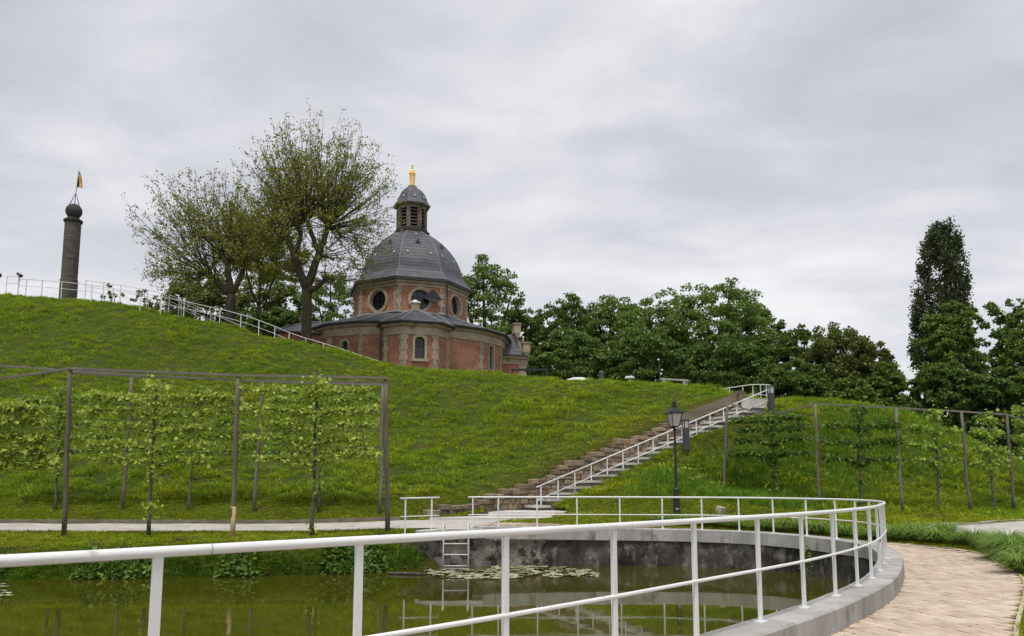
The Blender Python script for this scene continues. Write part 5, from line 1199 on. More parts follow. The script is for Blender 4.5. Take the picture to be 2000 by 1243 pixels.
# ------------------------------------------------------------------ trees
def add_tubes(paths, n, m, name, parent, smooth=True):
    mb = MB()
    for pts, rad in paths: mb.tube(pts, rad, n, caps=False)
    return mb.build(name, m, parent, smooth=smooth)
def sparse_tree(base, limbs, heads, env, label, seed, nshoot, leafm, leaf, dens, trunk_r, split):
    """half-leafed pollard: limbs are lists of (point, radius); heads = points from which shoots fan out to the crown ellipsoid env=(centre, rx, ry, rz)"""
    rr = random.Random(seed); rg = np.random.default_rng(seed); e = empty('pollard_tree', base, label, 'tree', 'half leafed trees on the crest')
    b = Vector(base); MB().tube([b - Vector((0, 0, .5)), b + Vector((0, 0, .1)), b.lerp(split, .35), b.lerp(split, .75), split], [trunk_r * 1.5, trunk_r * 1.25, trunk_r, trunk_r * .92, trunk_r * 1.0], 12).build('trunk', M['bark'], e, smooth=True)
    for L in limbs: 
        P = [Vector(p) for p, _ in L]; rd = [r * .78 for _, r in L]
        q = catmull([tuple(p) for p in P], .4); A = arc(q); A3 = np.linspace(0, 1, len(q)); rs = np.interp(A3, np.linspace(0, 1, len(rd)), rd)
        q = q + rg.normal(0, .03, q.shape)
        o = MB().tube([Vector(p) for p in q], [float(r) for r in rs], 9).build('limb', M['bark'], e, smooth=True)
        k = P[-1]; MB().lathe([(.0, -.3), (rd[-1] * 1.0, -.22), (rd[-1] * 1.25, 0), (rd[-1] * 1.0, .18), (.0, .26)], 9, k, caps=False).build('knuckle', M['bark'], o, smooth=True)
    c, rx, ry, rz = env; shoots = []; pts = []; tw = []; HV = [Vector(h) for h in heads]; total = nshoot * len(HV)
    for i in range(total):
        if True:
            u = Vector((rr.gauss(0, 1), rr.gauss(0, 1), rr.gauss(0, 1))).normalized()
            if u.z < -.62: u.z = -u.z
            tgt = Vector((c.x + rx * u.x, c.y + ry * u.y, c.z + rz * u.z))
            h = min(HV, key=lambda q: (tgt - q).length * rr.uniform(.75, 1.3)); d = tgt - h
            d *= rr.uniform(.62, 1.05); L = d.length
            n = 7; P = []; sag = rr.uniform(.05, .16) * L
            out = Vector((d.x, d.y, 0))
            for k in range(n + 1):
                t = k / n; p = h + d * t + Vector((0, 0, -1)) * (-sag * 0) ; bow = math.sin(t * math.pi) * .10 * L
                p = p + (out.normalized() * bow * .6 if out.length > .1 else Vector()) + Vector((rr.uniform(-.06, .06), rr.uniform(-.06, .06), rr.uniform(-.06, .06))); P.append(p)
            P[0] = h; r0 = .011 + .0045 * L
            shoots.append((P, [r0 * (1 - .82 * k / n) for k in range(n + 1)]))
            # side twigs with leaf tufts
            for _ in range(int(rr.uniform(8, 13))):
                t = rr.uniform(.28, 1.0); k = min(int(t * n), n - 1); p = P[k].lerp(P[k + 1], t * n - k)
                td = (d.normalized() * rr.uniform(.3, 1) + Vector((rr.gauss(0, .6), rr.gauss(0, .6), rr.gauss(.1, .5)))).normalized(); tl = rr.uniform(.35, 1.0) * (.6 + .1 * L)
                q1 = p + td * tl * .5 + Vector((0, 0, .04)); q2 = p + td * tl + Vector((0, 0, rr.uniform(-.05, .15)))
                tw.append(([p, q1, q2], [.009, .007, .004]))
                for _ in range(max(1, int(dens * rr.uniform(.5, 1.5)))):
                    f = rr.uniform(.35, 1.08); q = p.lerp(q2, f); pts.append((q.x + rr.gauss(0, .10), q.y + rr.gauss(0, .10), q.z + rr.gauss(0, .09)))
    tag(add_tubes(shoots, 5, M['twig'], 'shoots', e), kind='stuff'); tag(add_tubes(tw, 3, M['twig'], 'twigs', e), kind='stuff')
    V, F = leaf_cloud(np.array(pts), leaf, rg, up=.3, spread=.8)
    tag(link('foliage', mesh_np('foliage', V, F), M[leafm], e), kind='stuff')
Y1 = 57.5; Y2 = 56.0
def z2(x, y): return (250 + x / 2.589, 200 + y / 2.589)
def pt(x, y, Y): return at(*z2(x, y), Y)
b1 = pt(512, 1110, Y1); s1 = pt(522, 975, Y1)
l1 = [[(s1, .36), (pt(470, 935, Y1 - .3), .30), (pt(440, 890, Y1 - .4), .26), (pt(402, 868, Y1 - .6), .22)], [(s1, .38), (pt(510, 880, Y1), .30), (pt(496, 800, Y1 + .2), .24)], [(s1, .34), (pt(560, 900, Y1 + .3), .28), (pt(585, 840, Y1 + .4), .24), (pt(576, 770, Y1 + .2), .22)]]
sparse_tree(Vector((b1.x, b1.y, gz(b1.x, b1.y) - .2)), l1, [l[-1][0] for l in l1] + [pt(440, 890, Y1 - .4)], (at(410, 478, Y1), 6.1, 4.8, 5.8), 'smaller half leafed tree on the crest, left of the taller one', 31, 56, 'leaf_spring', .15, 7.5, .34, s1)
b2 = pt(905, 1185, Y2); s2 = pt(905, 950, Y2)
l2 = [[(s2, .42), (pt(865, 850, Y2 - .2), .36), (pt(840, 770, Y2 - .3), .32), (pt(812, 690, Y2 - .3), .26)], [(pt(838, 765, Y2 - .3), .26), (pt(872, 700, Y2 - .2), .22), (pt(860, 628, Y2 - .1), .2)],
      [(s2, .44), (pt(925, 880, Y2 + .2), .38), (pt(962, 780, Y2 + .2), .34), (pt(990, 700, Y2 + .3), .27), (pt(1010, 630, Y2 + .3), .24)], [(pt(965, 755, Y2 + .2), .25), (pt(935, 690, Y2), .22), (pt(905, 590, Y2 - .1), .2)], [(s2, .34), (pt(955, 935, Y2 - .4), .26), (pt(1000, 895, Y2 - .6), .22)]]
sparse_tree(Vector((b2.x, b2.y, gz(b2.x, b2.y) - .3)), l2, [l[-1][0] for l in l2] + [l2[2][-1][0], l2[0][1][0], l2[2][2][0]], (at(620, 420, Y2), 6.2, 5.0, 7.3), 'tall half leafed tree on the crest standing in front of the chapel dome', 32, 44, 'leaf_spring', .145, 7, .38, s2)

b3 = at(505, 640, 63); s3 = at(505, 598, 63)
l3 = [[(s3, .13), (at(488, 560, 62.8), .1), (at(480, 520, 62.6), .07)], [(s3, .13), (at(508, 555, 63), .1), (at(512, 500, 63), .07)], [(s3, .12), (at(528, 565, 63.2), .09), (at(538, 530, 63.2), .07)]]
sparse_tree(Vector((b3.x, b3.y, gz(b3.x, b3.y) - .3)), l3, [l[-1][0] for l in l3], (at(508, 490, 63), 4.3, 3.6, 4.6), 'yellow green leafy tree behind, filling the gap between the two half leafed trees', 33, 34, 'leaf_spring', .16, 13, .14, s3)
def crown_tree(name, label, px, top, wpx, Y, leafm, seed, leaf=.27, nclump=260, per=72, low=.28, group='trees behind the hill', flat=.40, ratio=1.0, gap=.0, bottom=None, trunk=True, zbase=None):
    rr = random.Random(seed); rg = np.random.default_rng(seed)
    T = at(px, top, Y); gx = T.x; zb = (gz(gx, Y) if zbase is None else zbase) - .2; H = T.z - zb; rx = wpx / 2 * Y / FPX
    e = empty(name, (gx, Y, zb), label, 'tree', group)
    z_lo = zb + H * low; cz = (z_lo + T.z) / 2; rz = (T.z - z_lo) / 2
    # clump centres on an uneven crown skin, with some inside
    C = []; ph = [rr.uniform(0, 6.28) for _ in range(6)]
    for i in range(nclump):
        u = rg.normal(0, 1, 3); u[2] = u[2] * .9 + .25; u /= np.linalg.norm(u); az = math.atan2(u[1], u[0])
        lump = 1 + .09 * math.sin(3 * az + ph[0]) + .08 * math.sin(5 * az + ph[1] + 4 * u[2]) + .07 * math.sin(7 * u[2] + ph[2] + 2 * az)
        k = lump * (rr.uniform(.84, 1.0) if rr.random() < .8 else rr.uniform(.45, .84)) * .93
        C.append((gx + rx * u[0] * k, Y + rx * ratio * u[1] * k, cz + rz * u[2] * min(k, 1.0)))
    C = np.array(C); cr = rx * .135 * rg.uniform(.65, 1.35, nclump)
    n = (per * (cr / cr.mean()) ** 1.5).astype(int) + 8; idx = np.repeat(np.arange(nclump), n)
    q = rg.normal(0, 1, (len(idx), 3)); q /= np.linalg.norm(q, axis=1)[:, None]; q *= rg.uniform(.35, 1.0, (len(idx), 1)) ** .6; q[:, 2] *= flat
    out = C[idx] - np.array([gx, Y, cz]); out[:, 2] = 0; on_ = np.linalg.norm(out, axis=1) + 1e-6
    P = C[idx] + q * cr[idx][:, None]; P[:, 2] -= .35 * cr[idx] * (q[:, 0] * out[:, 0] / on_ + q[:, 1] * out[:, 1] / on_) ** 2   # boughs hang outwards
    V, F = leaf_cloud(P, leaf, rg, up=.75, spread=.45)
    tag(link('crown', mesh_np('crown', V, F), M[leafm], e), kind='stuff')
    if trunk:
        tr = .035 * H + .05; c0 = Vector((gx, Y, zb)); fork = Vector((gx + rr.uniform(-.2, .2), Y, zb + H * min(low + .08, .45)))
        MB().tube([c0 - Vector((0, 0, .4)), c0, c0.lerp(fork, .5), fork], [tr * 1.4, tr * 1.15, tr, tr * .85], 8).build('trunk', M['bark'], e, smooth=True)
        br = []
        for i in range(14):
            p = Vector(C[rr.randrange(nclump)]); m_ = fork.lerp(p, .5) + Vector((0, 0, .08 * H)); br.append(([fork, m_, p], [tr * .45, tr * .25, tr * .07]))
        tag(add_tubes(br, 5, M['bark'], 'branches', e), kind='stuff')
    return e
BG = [ # name, label, px, top, width, Y, leaf material, opts
 ('maple_tree', 'green tree rising close behind the right side of the chapel dome', 950, 503, 185, 92, 'leaf_mid', dict(low=.08, nclump=320)),
 ('maple_tree', 'dark tree between chapel and wood, above the chapel wing', 1018, 605, 130, 95, 'leaf_dark', {}),
 ('maple_tree', 'round topped dark tree just right of the chapel wing', 1105, 577, 150, 92, 'leaf_dark', {}),
 ('maple_tree', 'tree second to the right of the chapel wing with a flat top', 1195, 574, 165, 90, 'leaf_mid', {}),
 ('chestnut_tree', 'broad chestnut tree left of the highest tree top in the wood', 1285, 569, 200, 84, 'leaf_mid', dict(low=.1)),
 ('chestnut_tree', 'highest broad tree of the wood behind the mound', 1392, 543, 235, 82, 'leaf_mid', dict(low=.1, nclump=340)),
 ('maple_tree', 'tree sloping down right of the highest tree of the wood', 1470, 592, 140, 86, 'leaf_dark', {}),
 ('elder_bush', 'bright rounded bush low between chapel and wood', 1112, 643, 165, 72, 'leaf_bright', dict(low=.02, leaf=.25)),
 ('chestnut_tree', 'dark hanging branches of a low tree in front of the wood', 1260, 640, 190, 70, 'leaf_dark', dict(low=.02)),
 ('elder_bush', 'dark low tree behind the landing railing', 1420, 655, 180, 68, 'leaf_dark', dict(low=.02)),
 ('maple_tree', 'tree with a small pointed top right of the landing', 1560, 632, 140, 78, 'leaf_dark', dict(low=.05)),
 ('ash_tree', 'olive feathery tree above the right mound', 1632, 630, 165, 74, 'leaf_olive', dict(low=.02, leaf=.25, flat=.7)),
 ('ash_tree', 'tree with yellow green top sloping towards the poplar gap', 1690, 662, 120, 74, 'leaf_olive', dict(low=.02, leaf=.25)),
 ('elder_bush', 'low dark bush at the right end of the wood', 1728, 706, 95, 70, 'leaf_mid', dict(low=.02)),
 ('elder_bush', 'dark bush directly behind the bollard at the stair top', 1545, 705, 150, 62, 'leaf_dark', dict(low=.0, leaf=.25)),
 ('elder_bush', 'small glossy bush on the crest of the right mound', 1660, 735, 110, 55, 'leaf_mid', dict(low=.0, leaf=.3, nclump=60)),
 ('maple_tree', 'leafy tree standing in front of the poplar foot', 1850, 590, 130, 70, 'leaf_mid', dict(low=.02)),
 ('maple_tree', 'tall tree right of the poplar with gaps of sky', 1925, 588, 135, 72, 'leaf_dark', dict(low=.05, nclump=150, per=60)),
 ('maple_tree', 'tree at the right edge of the picture', 2000, 600, 130, 68, 'leaf_mid', dict(low=.02, per=60)),
 ('elder_bush', 'dark undergrowth bush beneath the poplar', 1835, 700, 130, 60, 'leaf_dark', dict(low=.0, leaf=.25)),
 ('elder_bush', 'dark undergrowth bush beneath the tree with sky gaps', 1930, 715, 150, 58, 'leaf_dark', dict(low=.0, leaf=.25)),
 ('elder_bush', 'undergrowth bush at the right edge behind the trellis', 2020, 720, 140, 57, 'leaf_mid', dict(low=.0, leaf=.25)),
 ('birch_tree', 'pale thin far tree peeping over at the right edge', 1990, 566, 80, 115, 'leaf_olive', dict(low=.2, per=45, leaf=.3, zbase=4)),
 ('maple_tree', 'green tree behind the smaller half leafed tree', 400, 535, 160, 82, 'leaf_olive', dict(low=.05, leaf=.27, per=55)),
 ('maple_tree', 'olive tree behind the gap between the two half leafed trees', 530, 520, 170, 80, 'leaf_olive', dict(low=.05, leaf=.27, per=60)),
 ('maple_tree', 'green tree between tall half leafed tree and chapel drum', 650, 530, 150, 88, 'leaf_mid', dict(low=.05, leaf=.25, per=62)),
 ('elder_bush', 'dark bush low behind the crest railing beside the tall trunk', 540, 600, 120, 70, 'leaf_dark', dict(low=.0, leaf=.3, per=55)),
 ('elder_bush', 'thin shrub behind the crest railing right of the column', 222, 549, 46, 66, 'leaf_olive', dict(low=.0, leaf=.22, nclump=30, per=16)),
 ('elder_bush', 'low thin shrub behind the ramp railings', 285, 562, 60, 66, 'leaf_olive', dict(low=.0, leaf=.22, nclump=36, per=18)),
]
for i, (nm, lab, px, top, w, Y, lm, kw) in enumerate(BG): crown_tree(nm, lab, px, top, w, Y, lm, 200 + i, group=('trees behind the hill' if 'tree' in nm else 'bushes behind the hill'), **kw)
def poplar():
    rg = np.random.default_rng(9); rr = random.Random(9); Y = 80; T = at(1843, 432, Y); k = Y / FPX; zb = gz(T.x, Y) - .5; H = T.z - zb
    e = empty('poplar_tree', (T.x - .3, Y, zb), 'tall dark columnar poplar standing above all other trees', 'tree'); C = []; cr = []
    # half widths down the height, left and right (px from the axis)
    ys = [432, 445, 470, 500, 540, 580, 620, 660, 720]; lw = [2, 12, 32, 42, 47, 54, 58, 60, 60]; rw = [8, 25, 34, 41, 48, 52, 48, 46, 46]
    for i in range(420):
        y = 440 + 270 * rr.random() ** .9; l, r = np.interp(y, ys, lw), np.interp(y, ys, rw); u = rr.uniform(-l, r); 
        if 432 < y < 474 and 2 < u < 14 and rr.random() < .8: continue       # the notch between the two leading spires
        half = (l + r) / 2; c = (r - l) / 2; dep = math.sqrt(max(0, 1 - ((u - c) / half) ** 2)) * half * rr.uniform(-.8, .8)
        p = at(1840 + u * .94, y, Y); C.append((p.x, Y + dep * k, p.z)); cr.append(rr.uniform(.35, .62))
    C = np.array(C); cr = np.array(cr); idx = np.repeat(np.arange(len(C)), 68); q = rg.normal(0, .5, (len(idx), 3)); q[:, 2] *= 2.2
    V, F = leaf_cloud(C[idx] + q * cr[idx][:, None] * .8, .24, rg, up=.3, spread=.8)
    tag(link('crown', mesh_np('crown', V, F), M['leaf_poplar'], e), kind='stuff')
    MB().tube([(T.x - .3, Y, zb - .5), (T.x - .3, Y, zb + H * .5), (T.x - .1, Y, zb + H * .95)], [.6, .35, .05], 8).build('trunk', M['bark'], e, smooth=True)
poplar()
# ------------------------------------------------------------------ grass and plants (ground cover nobody could count)
protos = bpy.data.collections.new('plant_shapes')
def blades(seed, n, rad, h, w, lean, m, name, curl=.5):
    rg = np.random.default_rng(seed); V = []; F = []
    for i in range(n):
        a = rg.uniform(0, 6.283); r = rad * math.sqrt(rg.uniform(0, 1)); b = np.array([r * math.cos(a), r * math.sin(a), -.02])
        hh = h * rg.uniform(.55, 1.15); la = a + rg.normal(0, .8); l = lean * rg.uniform(.3, 1.3) * hh; d = np.array([math.cos(la), math.sin(la), 0]); s = np.array([-d[1], d[0], 0]) * w * rg.uniform(.7, 1.2) / 2
        tw = rg.uniform(-.9, .9); s = s * math.cos(tw) + d * np.linalg.norm(s) * math.sin(tw)
        m1 = b + d * l * .35 + np.array([0, 0, hh * .6]); tip = b + d * l * (1 + curl * .5) + np.array([0, 0, hh * (1 - curl * .25)])
        k = len(V); V += [b - s, b + s, m1 + s * .8, m1 - s * .8, tip]; F += [(k, k + 1, k + 2, k + 3), (k + 3, k + 2, k + 4)]
    me = bpy.data.meshes.new(name); me.from_pydata([tuple(v) for v in V], [], F); me.materials.append(M[m])
    o = bpy.data.objects.new(name, me); return o
def leafy(seed, n, rad, h, leaf, m, name):
    rg = np.random.default_rng(seed); q = rg.normal(0, 1, (n, 3)); q /= np.linalg.norm(q, axis=1)[:, None]; q *= rg.uniform(.3, 1, (n, 1)) ** .5; q[:, 2] = np.abs(q[:, 2])
    V, F = leaf_cloud(q * np.array([rad, rad, h]), leaf, rg, up=.8, spread=.4); me = mesh_np(name, V, F); me.materials.append(M[m]); return bpy.data.objects.new(name, me)
def scatter(name, P, protos_, label, cat, smin=.7, smax=1.3, nrm=None, tilt=.15, seed=1, scale=None):
    rg = np.random.default_rng(seed); n = len(P); c = bpy.data.collections.new(name + '_shapes')
    for o in protos_: c.objects.link(o)
    me = bpy.data.meshes.new(name); me.vertices.add(n); me.vertices.foreach_set('co', np.asarray(P, np.float32).ravel()); me.update()
    rot = np.stack([rg.normal(0, tilt, n), rg.normal(0, tilt, n), rg.uniform(0, 6.283, n)], 1).astype(np.float32)
    s = rg.uniform(smin, smax, n).astype(np.float32)
    if scale is not None: s *= scale.astype(np.float32)
    at_ = me.attributes.new('rot', 'FLOAT_VECTOR', 'POINT'); at_.data.foreach_set('vector', rot.ravel())
    at_ = me.attributes.new('scl', 'FLOAT', 'POINT'); at_.data.foreach_set('value', s)
    at_ = me.attributes.new('pick', 'INT', 'POINT'); at_.data.foreach_set('value', rg.integers(0, len(protos_), n).astype(np.int32))
    o = bpy.data.objects.new(name, me); col.objects.link(o); tag(o, label, cat, kind='stuff')
    g = bpy.data.node_groups.new(name + '_nodes', 'GeometryNodeTree'); g.interface.new_socket('Geometry', in_out='INPUT', socket_type='NodeSocketGeometry'); g.interface.new_socket('Geometry', in_out='OUTPUT', socket_type='NodeSocketGeometry')
    N, L = g.nodes, g.links; gi = N.new('NodeGroupInput'); go = N.new('NodeGroupOutput'); ip = N.new('GeometryNodeInstanceOnPoints'); ci = N.new('GeometryNodeCollectionInfo')
    ci.inputs['Collection'].default_value = c; ci.inputs['Separate Children'].default_value = True; ci.inputs['Reset Children'].default_value = True
    def na(nm, t): x = N.new('GeometryNodeInputNamedAttribute'); x.data_type = t; x.inputs[0].default_value = nm; return x.outputs[0]
    L.new(gi.outputs[0], ip.inputs['Points']); L.new(ci.outputs[0], ip.inputs['Instance']); ip.inputs['Pick Instance'].default_value = True
    L.new(na('pick', 'INT'), ip.inputs['Instance Index']); L.new(na('rot', 'FLOAT_VECTOR'), ip.inputs['Rotation']); L.new(na('scl', 'FLOAT'), ip.inputs['Scale'])
    L.new(ip.outputs[0], go.inputs[0]); md = o.modifiers.new('scatter', 'NODES'); md.node_group = g
    return o
def to_px(x, y, z):
    yc = y * _c + (z - EYE) * _s; return 1000 + FPX * x / yc, 765 - FPX * (-y * _s + (z - EYE) * _c) / yc
def sample(x0, x1, y0, y1, dens, seed, jitter=True):
    rg = np.random.default_rng(seed); n = int((x1 - x0) * (y1 - y0) * dens); x = rg.uniform(x0, x1, n); y = rg.uniform(y0, y1, n)
    z = height(x, y); px, py = to_px(x, y, z); k = (px > -420) & (px < 2350) & (py < 1400) & (y > 1.5)
    return x[k], y[k], z[k], px[k], py[k]
_cx = np.array([c[0] for c in CREST]); _cy = np.array([c[2] for c in CREST])
STAIR = [spt(-1.2, -.15, 0), spt(12.7, -.15, 0), spt(12.7, 1.9, 0), spt(-1.2, 1.9, 0)]
def free(x, y, m=0.0):
    ok = np.ones(len(x), bool)
    for poly in (BRICK, ROADL, ROADR, POOL, [(p[0], p[1]) for p in STAIR], LAND): ok &= ~inside(x, y, poly)
    ok &= dist_poly(x, y, np.array([(w[0] + .05, w[1]) for w in WALL])) > .24
    ok &= dist_poly(x, y, RC) > .5
    qq = (x - S0.x) * SD.x + (y - S0.y) * SD.y; r2 = -(x - S0.x) * SD.y + (y - S0.y) * SD.x
    ok &= ~((qq > 0) & (qq < 12.8) & (r2 > -.28) & (r2 < .1))
    return ok
# meadow on the two mounds
x, y, z, px, py = sample(-54, 40, 30.2, 59, 46, 1); yw = wall_y(x)
lim = np.where(y > yw, np.interp(px, _cx, _cy) + 2.0, 44)
k = free(x, y) & (y < lim) & ((y > 32.2) | (x > -4)) & ~((y < 32.5) & (x > -4) & (x < 12))
x, y, z = x[k], y[k], z[k]; hn = hill_noise(x, y); hn2 = np.sin(x * .8 + 2) * np.sin(y * .7 + x * .3)
def vnoise(x, y, seed):
    g = np.random.default_rng(seed).uniform(0, 1, (256, 256)); xi, yi = np.floor(x).astype(int), np.floor(y).astype(int); fx, fy = x - xi, y - yi; fx = fx * fx * (3 - 2 * fx); fy = fy * fy * (3 - 2 * fy)
    def G(a, b): return g[a % 256, b % 256]
    return (G(xi, yi) * (1 - fx) + G(xi + 1, yi) * fx) * (1 - fy) + (G(xi, yi + 1) * (1 - fx) + G(xi + 1, yi + 1) * fx) * fy
gapn = .6 * vnoise(x * 1.5, y * 3.2, 5) + .4 * vnoise(x * 3.4 + 9, y * 7.0, 6); big = vnoise(x * .16, y * .2, 8)      # tuft gaps along the slope: dark ground colour there stands for shaded hollows
thr = .28 + .15 * sstep(big, .35, .8)
bare = (gapn > thr) | (np.random.default_rng(2).uniform(0, 1, len(x)) < .12)
dw = dist_poly(x, y, np.array([(w[0], w[1]) for w in WALL])); worn = sstep(dw + .5 * hn2, .5, 1.8)     # thin dry turf beside the wall
sc_ = np.where(y > 44, .8, 1.0) * (.8 + .55 * np.clip(gapn - .35, 0, .5) / .3) * (.75 + .45 * np.clip(hn * .8 + .35, 0, 1.2) + .35 * sstep(-y, -36, -31)) * (.45 + .55 * worn)
x, y, z, sc_ = x[bare], y[bare], z[bare], sc_[bare]
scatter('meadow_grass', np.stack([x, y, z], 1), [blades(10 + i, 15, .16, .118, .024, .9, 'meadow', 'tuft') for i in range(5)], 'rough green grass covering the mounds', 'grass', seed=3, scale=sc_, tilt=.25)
kb = np.random.default_rng(22).uniform(0, 1, len(x)) < .10 * np.clip(.6 + hill_noise(x * 1.3, y * 1.3), .1, 1.4)
scatter('meadow_clumps', np.stack([x, y, z], 1)[kb], [blades(18 + i, 26, .20, .24, .024, 1.1, 'meadow', 'tuft', .9) for i in range(4)], 'coarser grass clumps standing out of the mound turf', 'grass', seed=23, scale=np.where(y[kb] > 44, .65, 1.0), smin=.55, smax=1.15)
x, y, z, px, py = sample(-4, 13, 29.5, 42, 150, 31); WL = np.array([(w[0], w[1]) for w in WALL]); dd = dist_poly(x, y, WL)
q = (x - S0.x) * SD.x + (y - S0.y) * SD.y; r_ = -(x - S0.x) * SD.y + (y - S0.y) * SD.x; u_ = np.random.default_rng(32).uniform(0, 1, len(x))
k = (((dd > .22) & (dd < 1.6) & (y > wall_y(x)) & (u_ > (dd - .5) / 1.1)) | ((q > .3) & (q < 12.6) & (r_ < -.25) & (r_ > -1.3) & (u_ > (-r_ - .5) / .8))) & ~inside(x, y, LAND) & ~inside(x, y, ROADL)
scatter('dry_turf', np.stack([x, y, z], 1)[k], [blades(25 + i, 13, .10, .075, .018, .9, 'dry', 'tuft') for i in range(4)], 'straw coloured thin turf along the stone wall and the stairs', 'grass', seed=33)
# mown grass
x, y, z, px, py = sample(-30, 32, 21.0, 33.0, 130, 4); k = free(x, y) & ((y < 32.4) | ((x > -4) & (x < 14)))
x, y, z = x[k], y[k], z[k]; db = dist_poly(x, y, BANK)
k = (db > .4); x, y, z = x[k], y[k], z[k]
scatter('lawn_grass', np.stack([x, y, z], 1), [blades(30 + i, 18, .12, .062, .020, .9, 'lawn', 'tuft') for i in range(4)], 'short mown grass beside the path and behind the pool', 'grass', seed=5, scale=np.where(x > 12, 1.3, 1.0))
x, y, z, px, py = sample(3, 16, 5, 23, 130, 6); k = free(x, y) & ~inside(x, y, np.vstack([OUTER, [(-6, 40)], [(-30, -6)]]))
scatter('verge_grass', np.stack([x[k], y[k], z[k]], 1), [blades(40 + i, 14, .08, .06, .008, .7, 'lawn', 'tuft') for i in range(4)], 'grass verge right of the brick path', 'grass', seed=7)
# tall grass with yellow flowers between the stairs and the right mound
x, y, z, px, py = sample(3, 26, 28.6, 41, 42, 8)
q = (x - S0.x) * SD.x + (y - S0.y) * SD.y; r_ = -(x - S0.x) * SD.y + (y - S0.y) * SD.x
gate = sstep(px, 1215, 1330) * sstep(-r_, .9, 2.4) * sstep(r_, -7.5, -4.2) * (py > 865 - .25 * (px - 1400)) * (.35 + .65 * sstep(-px, -1760, -1480))
k = free(x, y) & (r_ < -.2) & (np.random.default_rng(9).uniform(0, 1, len(x)) < gate) & (y > 30.2)
TG = np.stack([x[k], y[k], z[k]], 1)
scatter('tall_grass', TG, [blades(50 + i, 14, .14, .46, .020, .45, 'tallgrass', 'tuft', .7) for i in range(4)], 'tall unmown grass on the slope around and behind the lamp post', 'grass', seed=11)
def flower(seed):
    mb = MB(); r = random.Random(seed); pass
    for j in range(3):
        c = Vector((.03 + r.gauss(0, .05), r.gauss(0, .05), .44 + r.uniform(-.08, .06)))
        for i in range(5):
            a = i * 1.2566 + r.random(); u = Vector((math.cos(a), math.sin(a), .35)); s = Vector((-math.sin(a), math.cos(a), 0)) * .018; mb.add([c, c + u * .024 + s, c + u * .048, c + u * .024 - s], [(0, 1, 2, 3)])
    me = mb.mesh('flower_shape'); me.materials.append(M['flower']); return bpy.data.objects.new('flower_shape', me)
rg = np.random.default_rng(12); cen = [(1395, 905), (1365, 925), (1430, 960), (1440, 905), (1375, 880), (1545, 935), (1575, 945), (1515, 890), (1500, 925), (1640, 870), (1730, 915), (1780, 950), (1410, 890)]
tpx, tpy = to_px(TG[:, 0], TG[:, 1], TG[:, 2]); wgt = np.zeros(len(TG))
for cx_, cy_ in cen: wgt += np.exp(-((tpx - cx_) ** 2 + ((tpy - 8 - cy_) * 1.2) ** 2) / (2 * 20 ** 2))
kf = rg.uniform(0, 1, len(TG)) < np.clip(wgt * .16, 0, .2)
scatter('wildflowers', TG[kf] + np.array([0, -.05, .0]), [flower(i) for i in range(3)], 'yellow wildflowers in the tall grass near the lamp', 'flowers', seed=13)
# plants hanging over the pond's edge
rg = np.random.default_rng(14); s = rg.uniform(0, 1, 2000); A = arc(BANK); ss = s * 26 + 1.1; bx = np.interp(ss, A, BANK[:, 0]); by = np.interp(ss, A, BANK[:, 1]); off = rg.uniform(.0, .6, len(s))
tx = np.interp(ss + .1, A, BANK[:, 0]) - np.interp(ss - .1, A, BANK[:, 0]); ty = np.interp(ss + .1, A, BANK[:, 1]) - np.interp(ss - .1, A, BANK[:, 1]); ln = np.hypot(tx, ty)
bx = bx + ty / ln * off * 1; by = by - tx / ln * off * 1
bz = height(bx, by); kk = (~inside(bx, by, POOL)) & (bx < -2.85)
scatter('bank_grass', np.stack([bx, by, bz], 1)[kk], [blades(60 + i, 16, .12, .26, .02, 1.0, 'tallgrass', 'tuft', 1.3) for i in range(4)], 'rank grass hanging over the pond edge', 'grass', seed=15, smin=.5, smax=1.1)
kk2 = kk & (np.sin(ss * 1.9 + .6) + .5 * np.sin(ss * 4.7) > .35) & (off < .6)
scatter('bank_plants', np.stack([bx, by, np.maximum(bz, WZ - .02)], 1)[kk2], [leafy(70 + i, 60, .24, .30, .13, 'bank', 'leafy_plant') for i in range(3)], 'dark leafy plants along the pond edge', 'plants', seed=16, smin=.6, smax=1.2)
# clumps of ornamental sedge
def sedge_mesh(seed, n=620):
    rg = np.random.default_rng(seed); V = []; F = []
    for i in range(n):
        a = rg.uniform(0, 6.283); r = .10 * math.sqrt(rg.uniform(0, 1)); b = np.array([r * math.cos(a), r * math.sin(a), 0]); la = a + rg.normal(0, .35); d = np.array([math.cos(la), math.sin(la), 0])
        L = rg.uniform(.45, .85); rise = L * rg.uniform(.55, 1.25); s = np.array([-d[1], d[0], 0]) * .012; K = 4; prev = None
        for k in range(K + 1):
            t = k / K; p = b + d * L * .95 * t * (.55 + .45 * t) + np.array([0, 0, rise * (2.0 * t - 1.45 * t * t)]); ww = s * (1 - .8 * t) ; V += [p - ww, p + ww]
            if k: j = len(V); F.append((j - 4, j - 3, j - 1, j - 2))
    me = bpy.data.meshes.new('sedge_clump'); me.from_pydata([tuple(v) for v in V], [], F); me.materials.append(M['sedge']); return me
SEDGE = [sedge_mesh(80 + i) for i in range(4)]
ORD = ['first', 'second', 'third', 'fourth', 'fifth', 'sixth', 'seventh', 'eighth', 'ninth', 'tenth', 'eleventh', 'twelfth', 'thirteenth', 'fourteenth']
def sedge(x, y, s, lab, k):
    o = bpy.data.objects.new('sedge_clump', SEDGE[k % 4]); col.objects.link(o); o.location = (x, y, float(height(np.array([x]), np.array([y]), False)[0]) - .03); o.rotation_euler = (0, 0, k * 1.7); o.scale = (s, s, s * .8)
    tag(o, lab, 'ornamental grass', 'sedge clumps along the brick path')
oo = offset2d(OUTER, .48); oa = arc(OUTER)
def op(s): return np.interp(s, oa, oo[:, 0]), np.interp(s, oa, oo[:, 1])
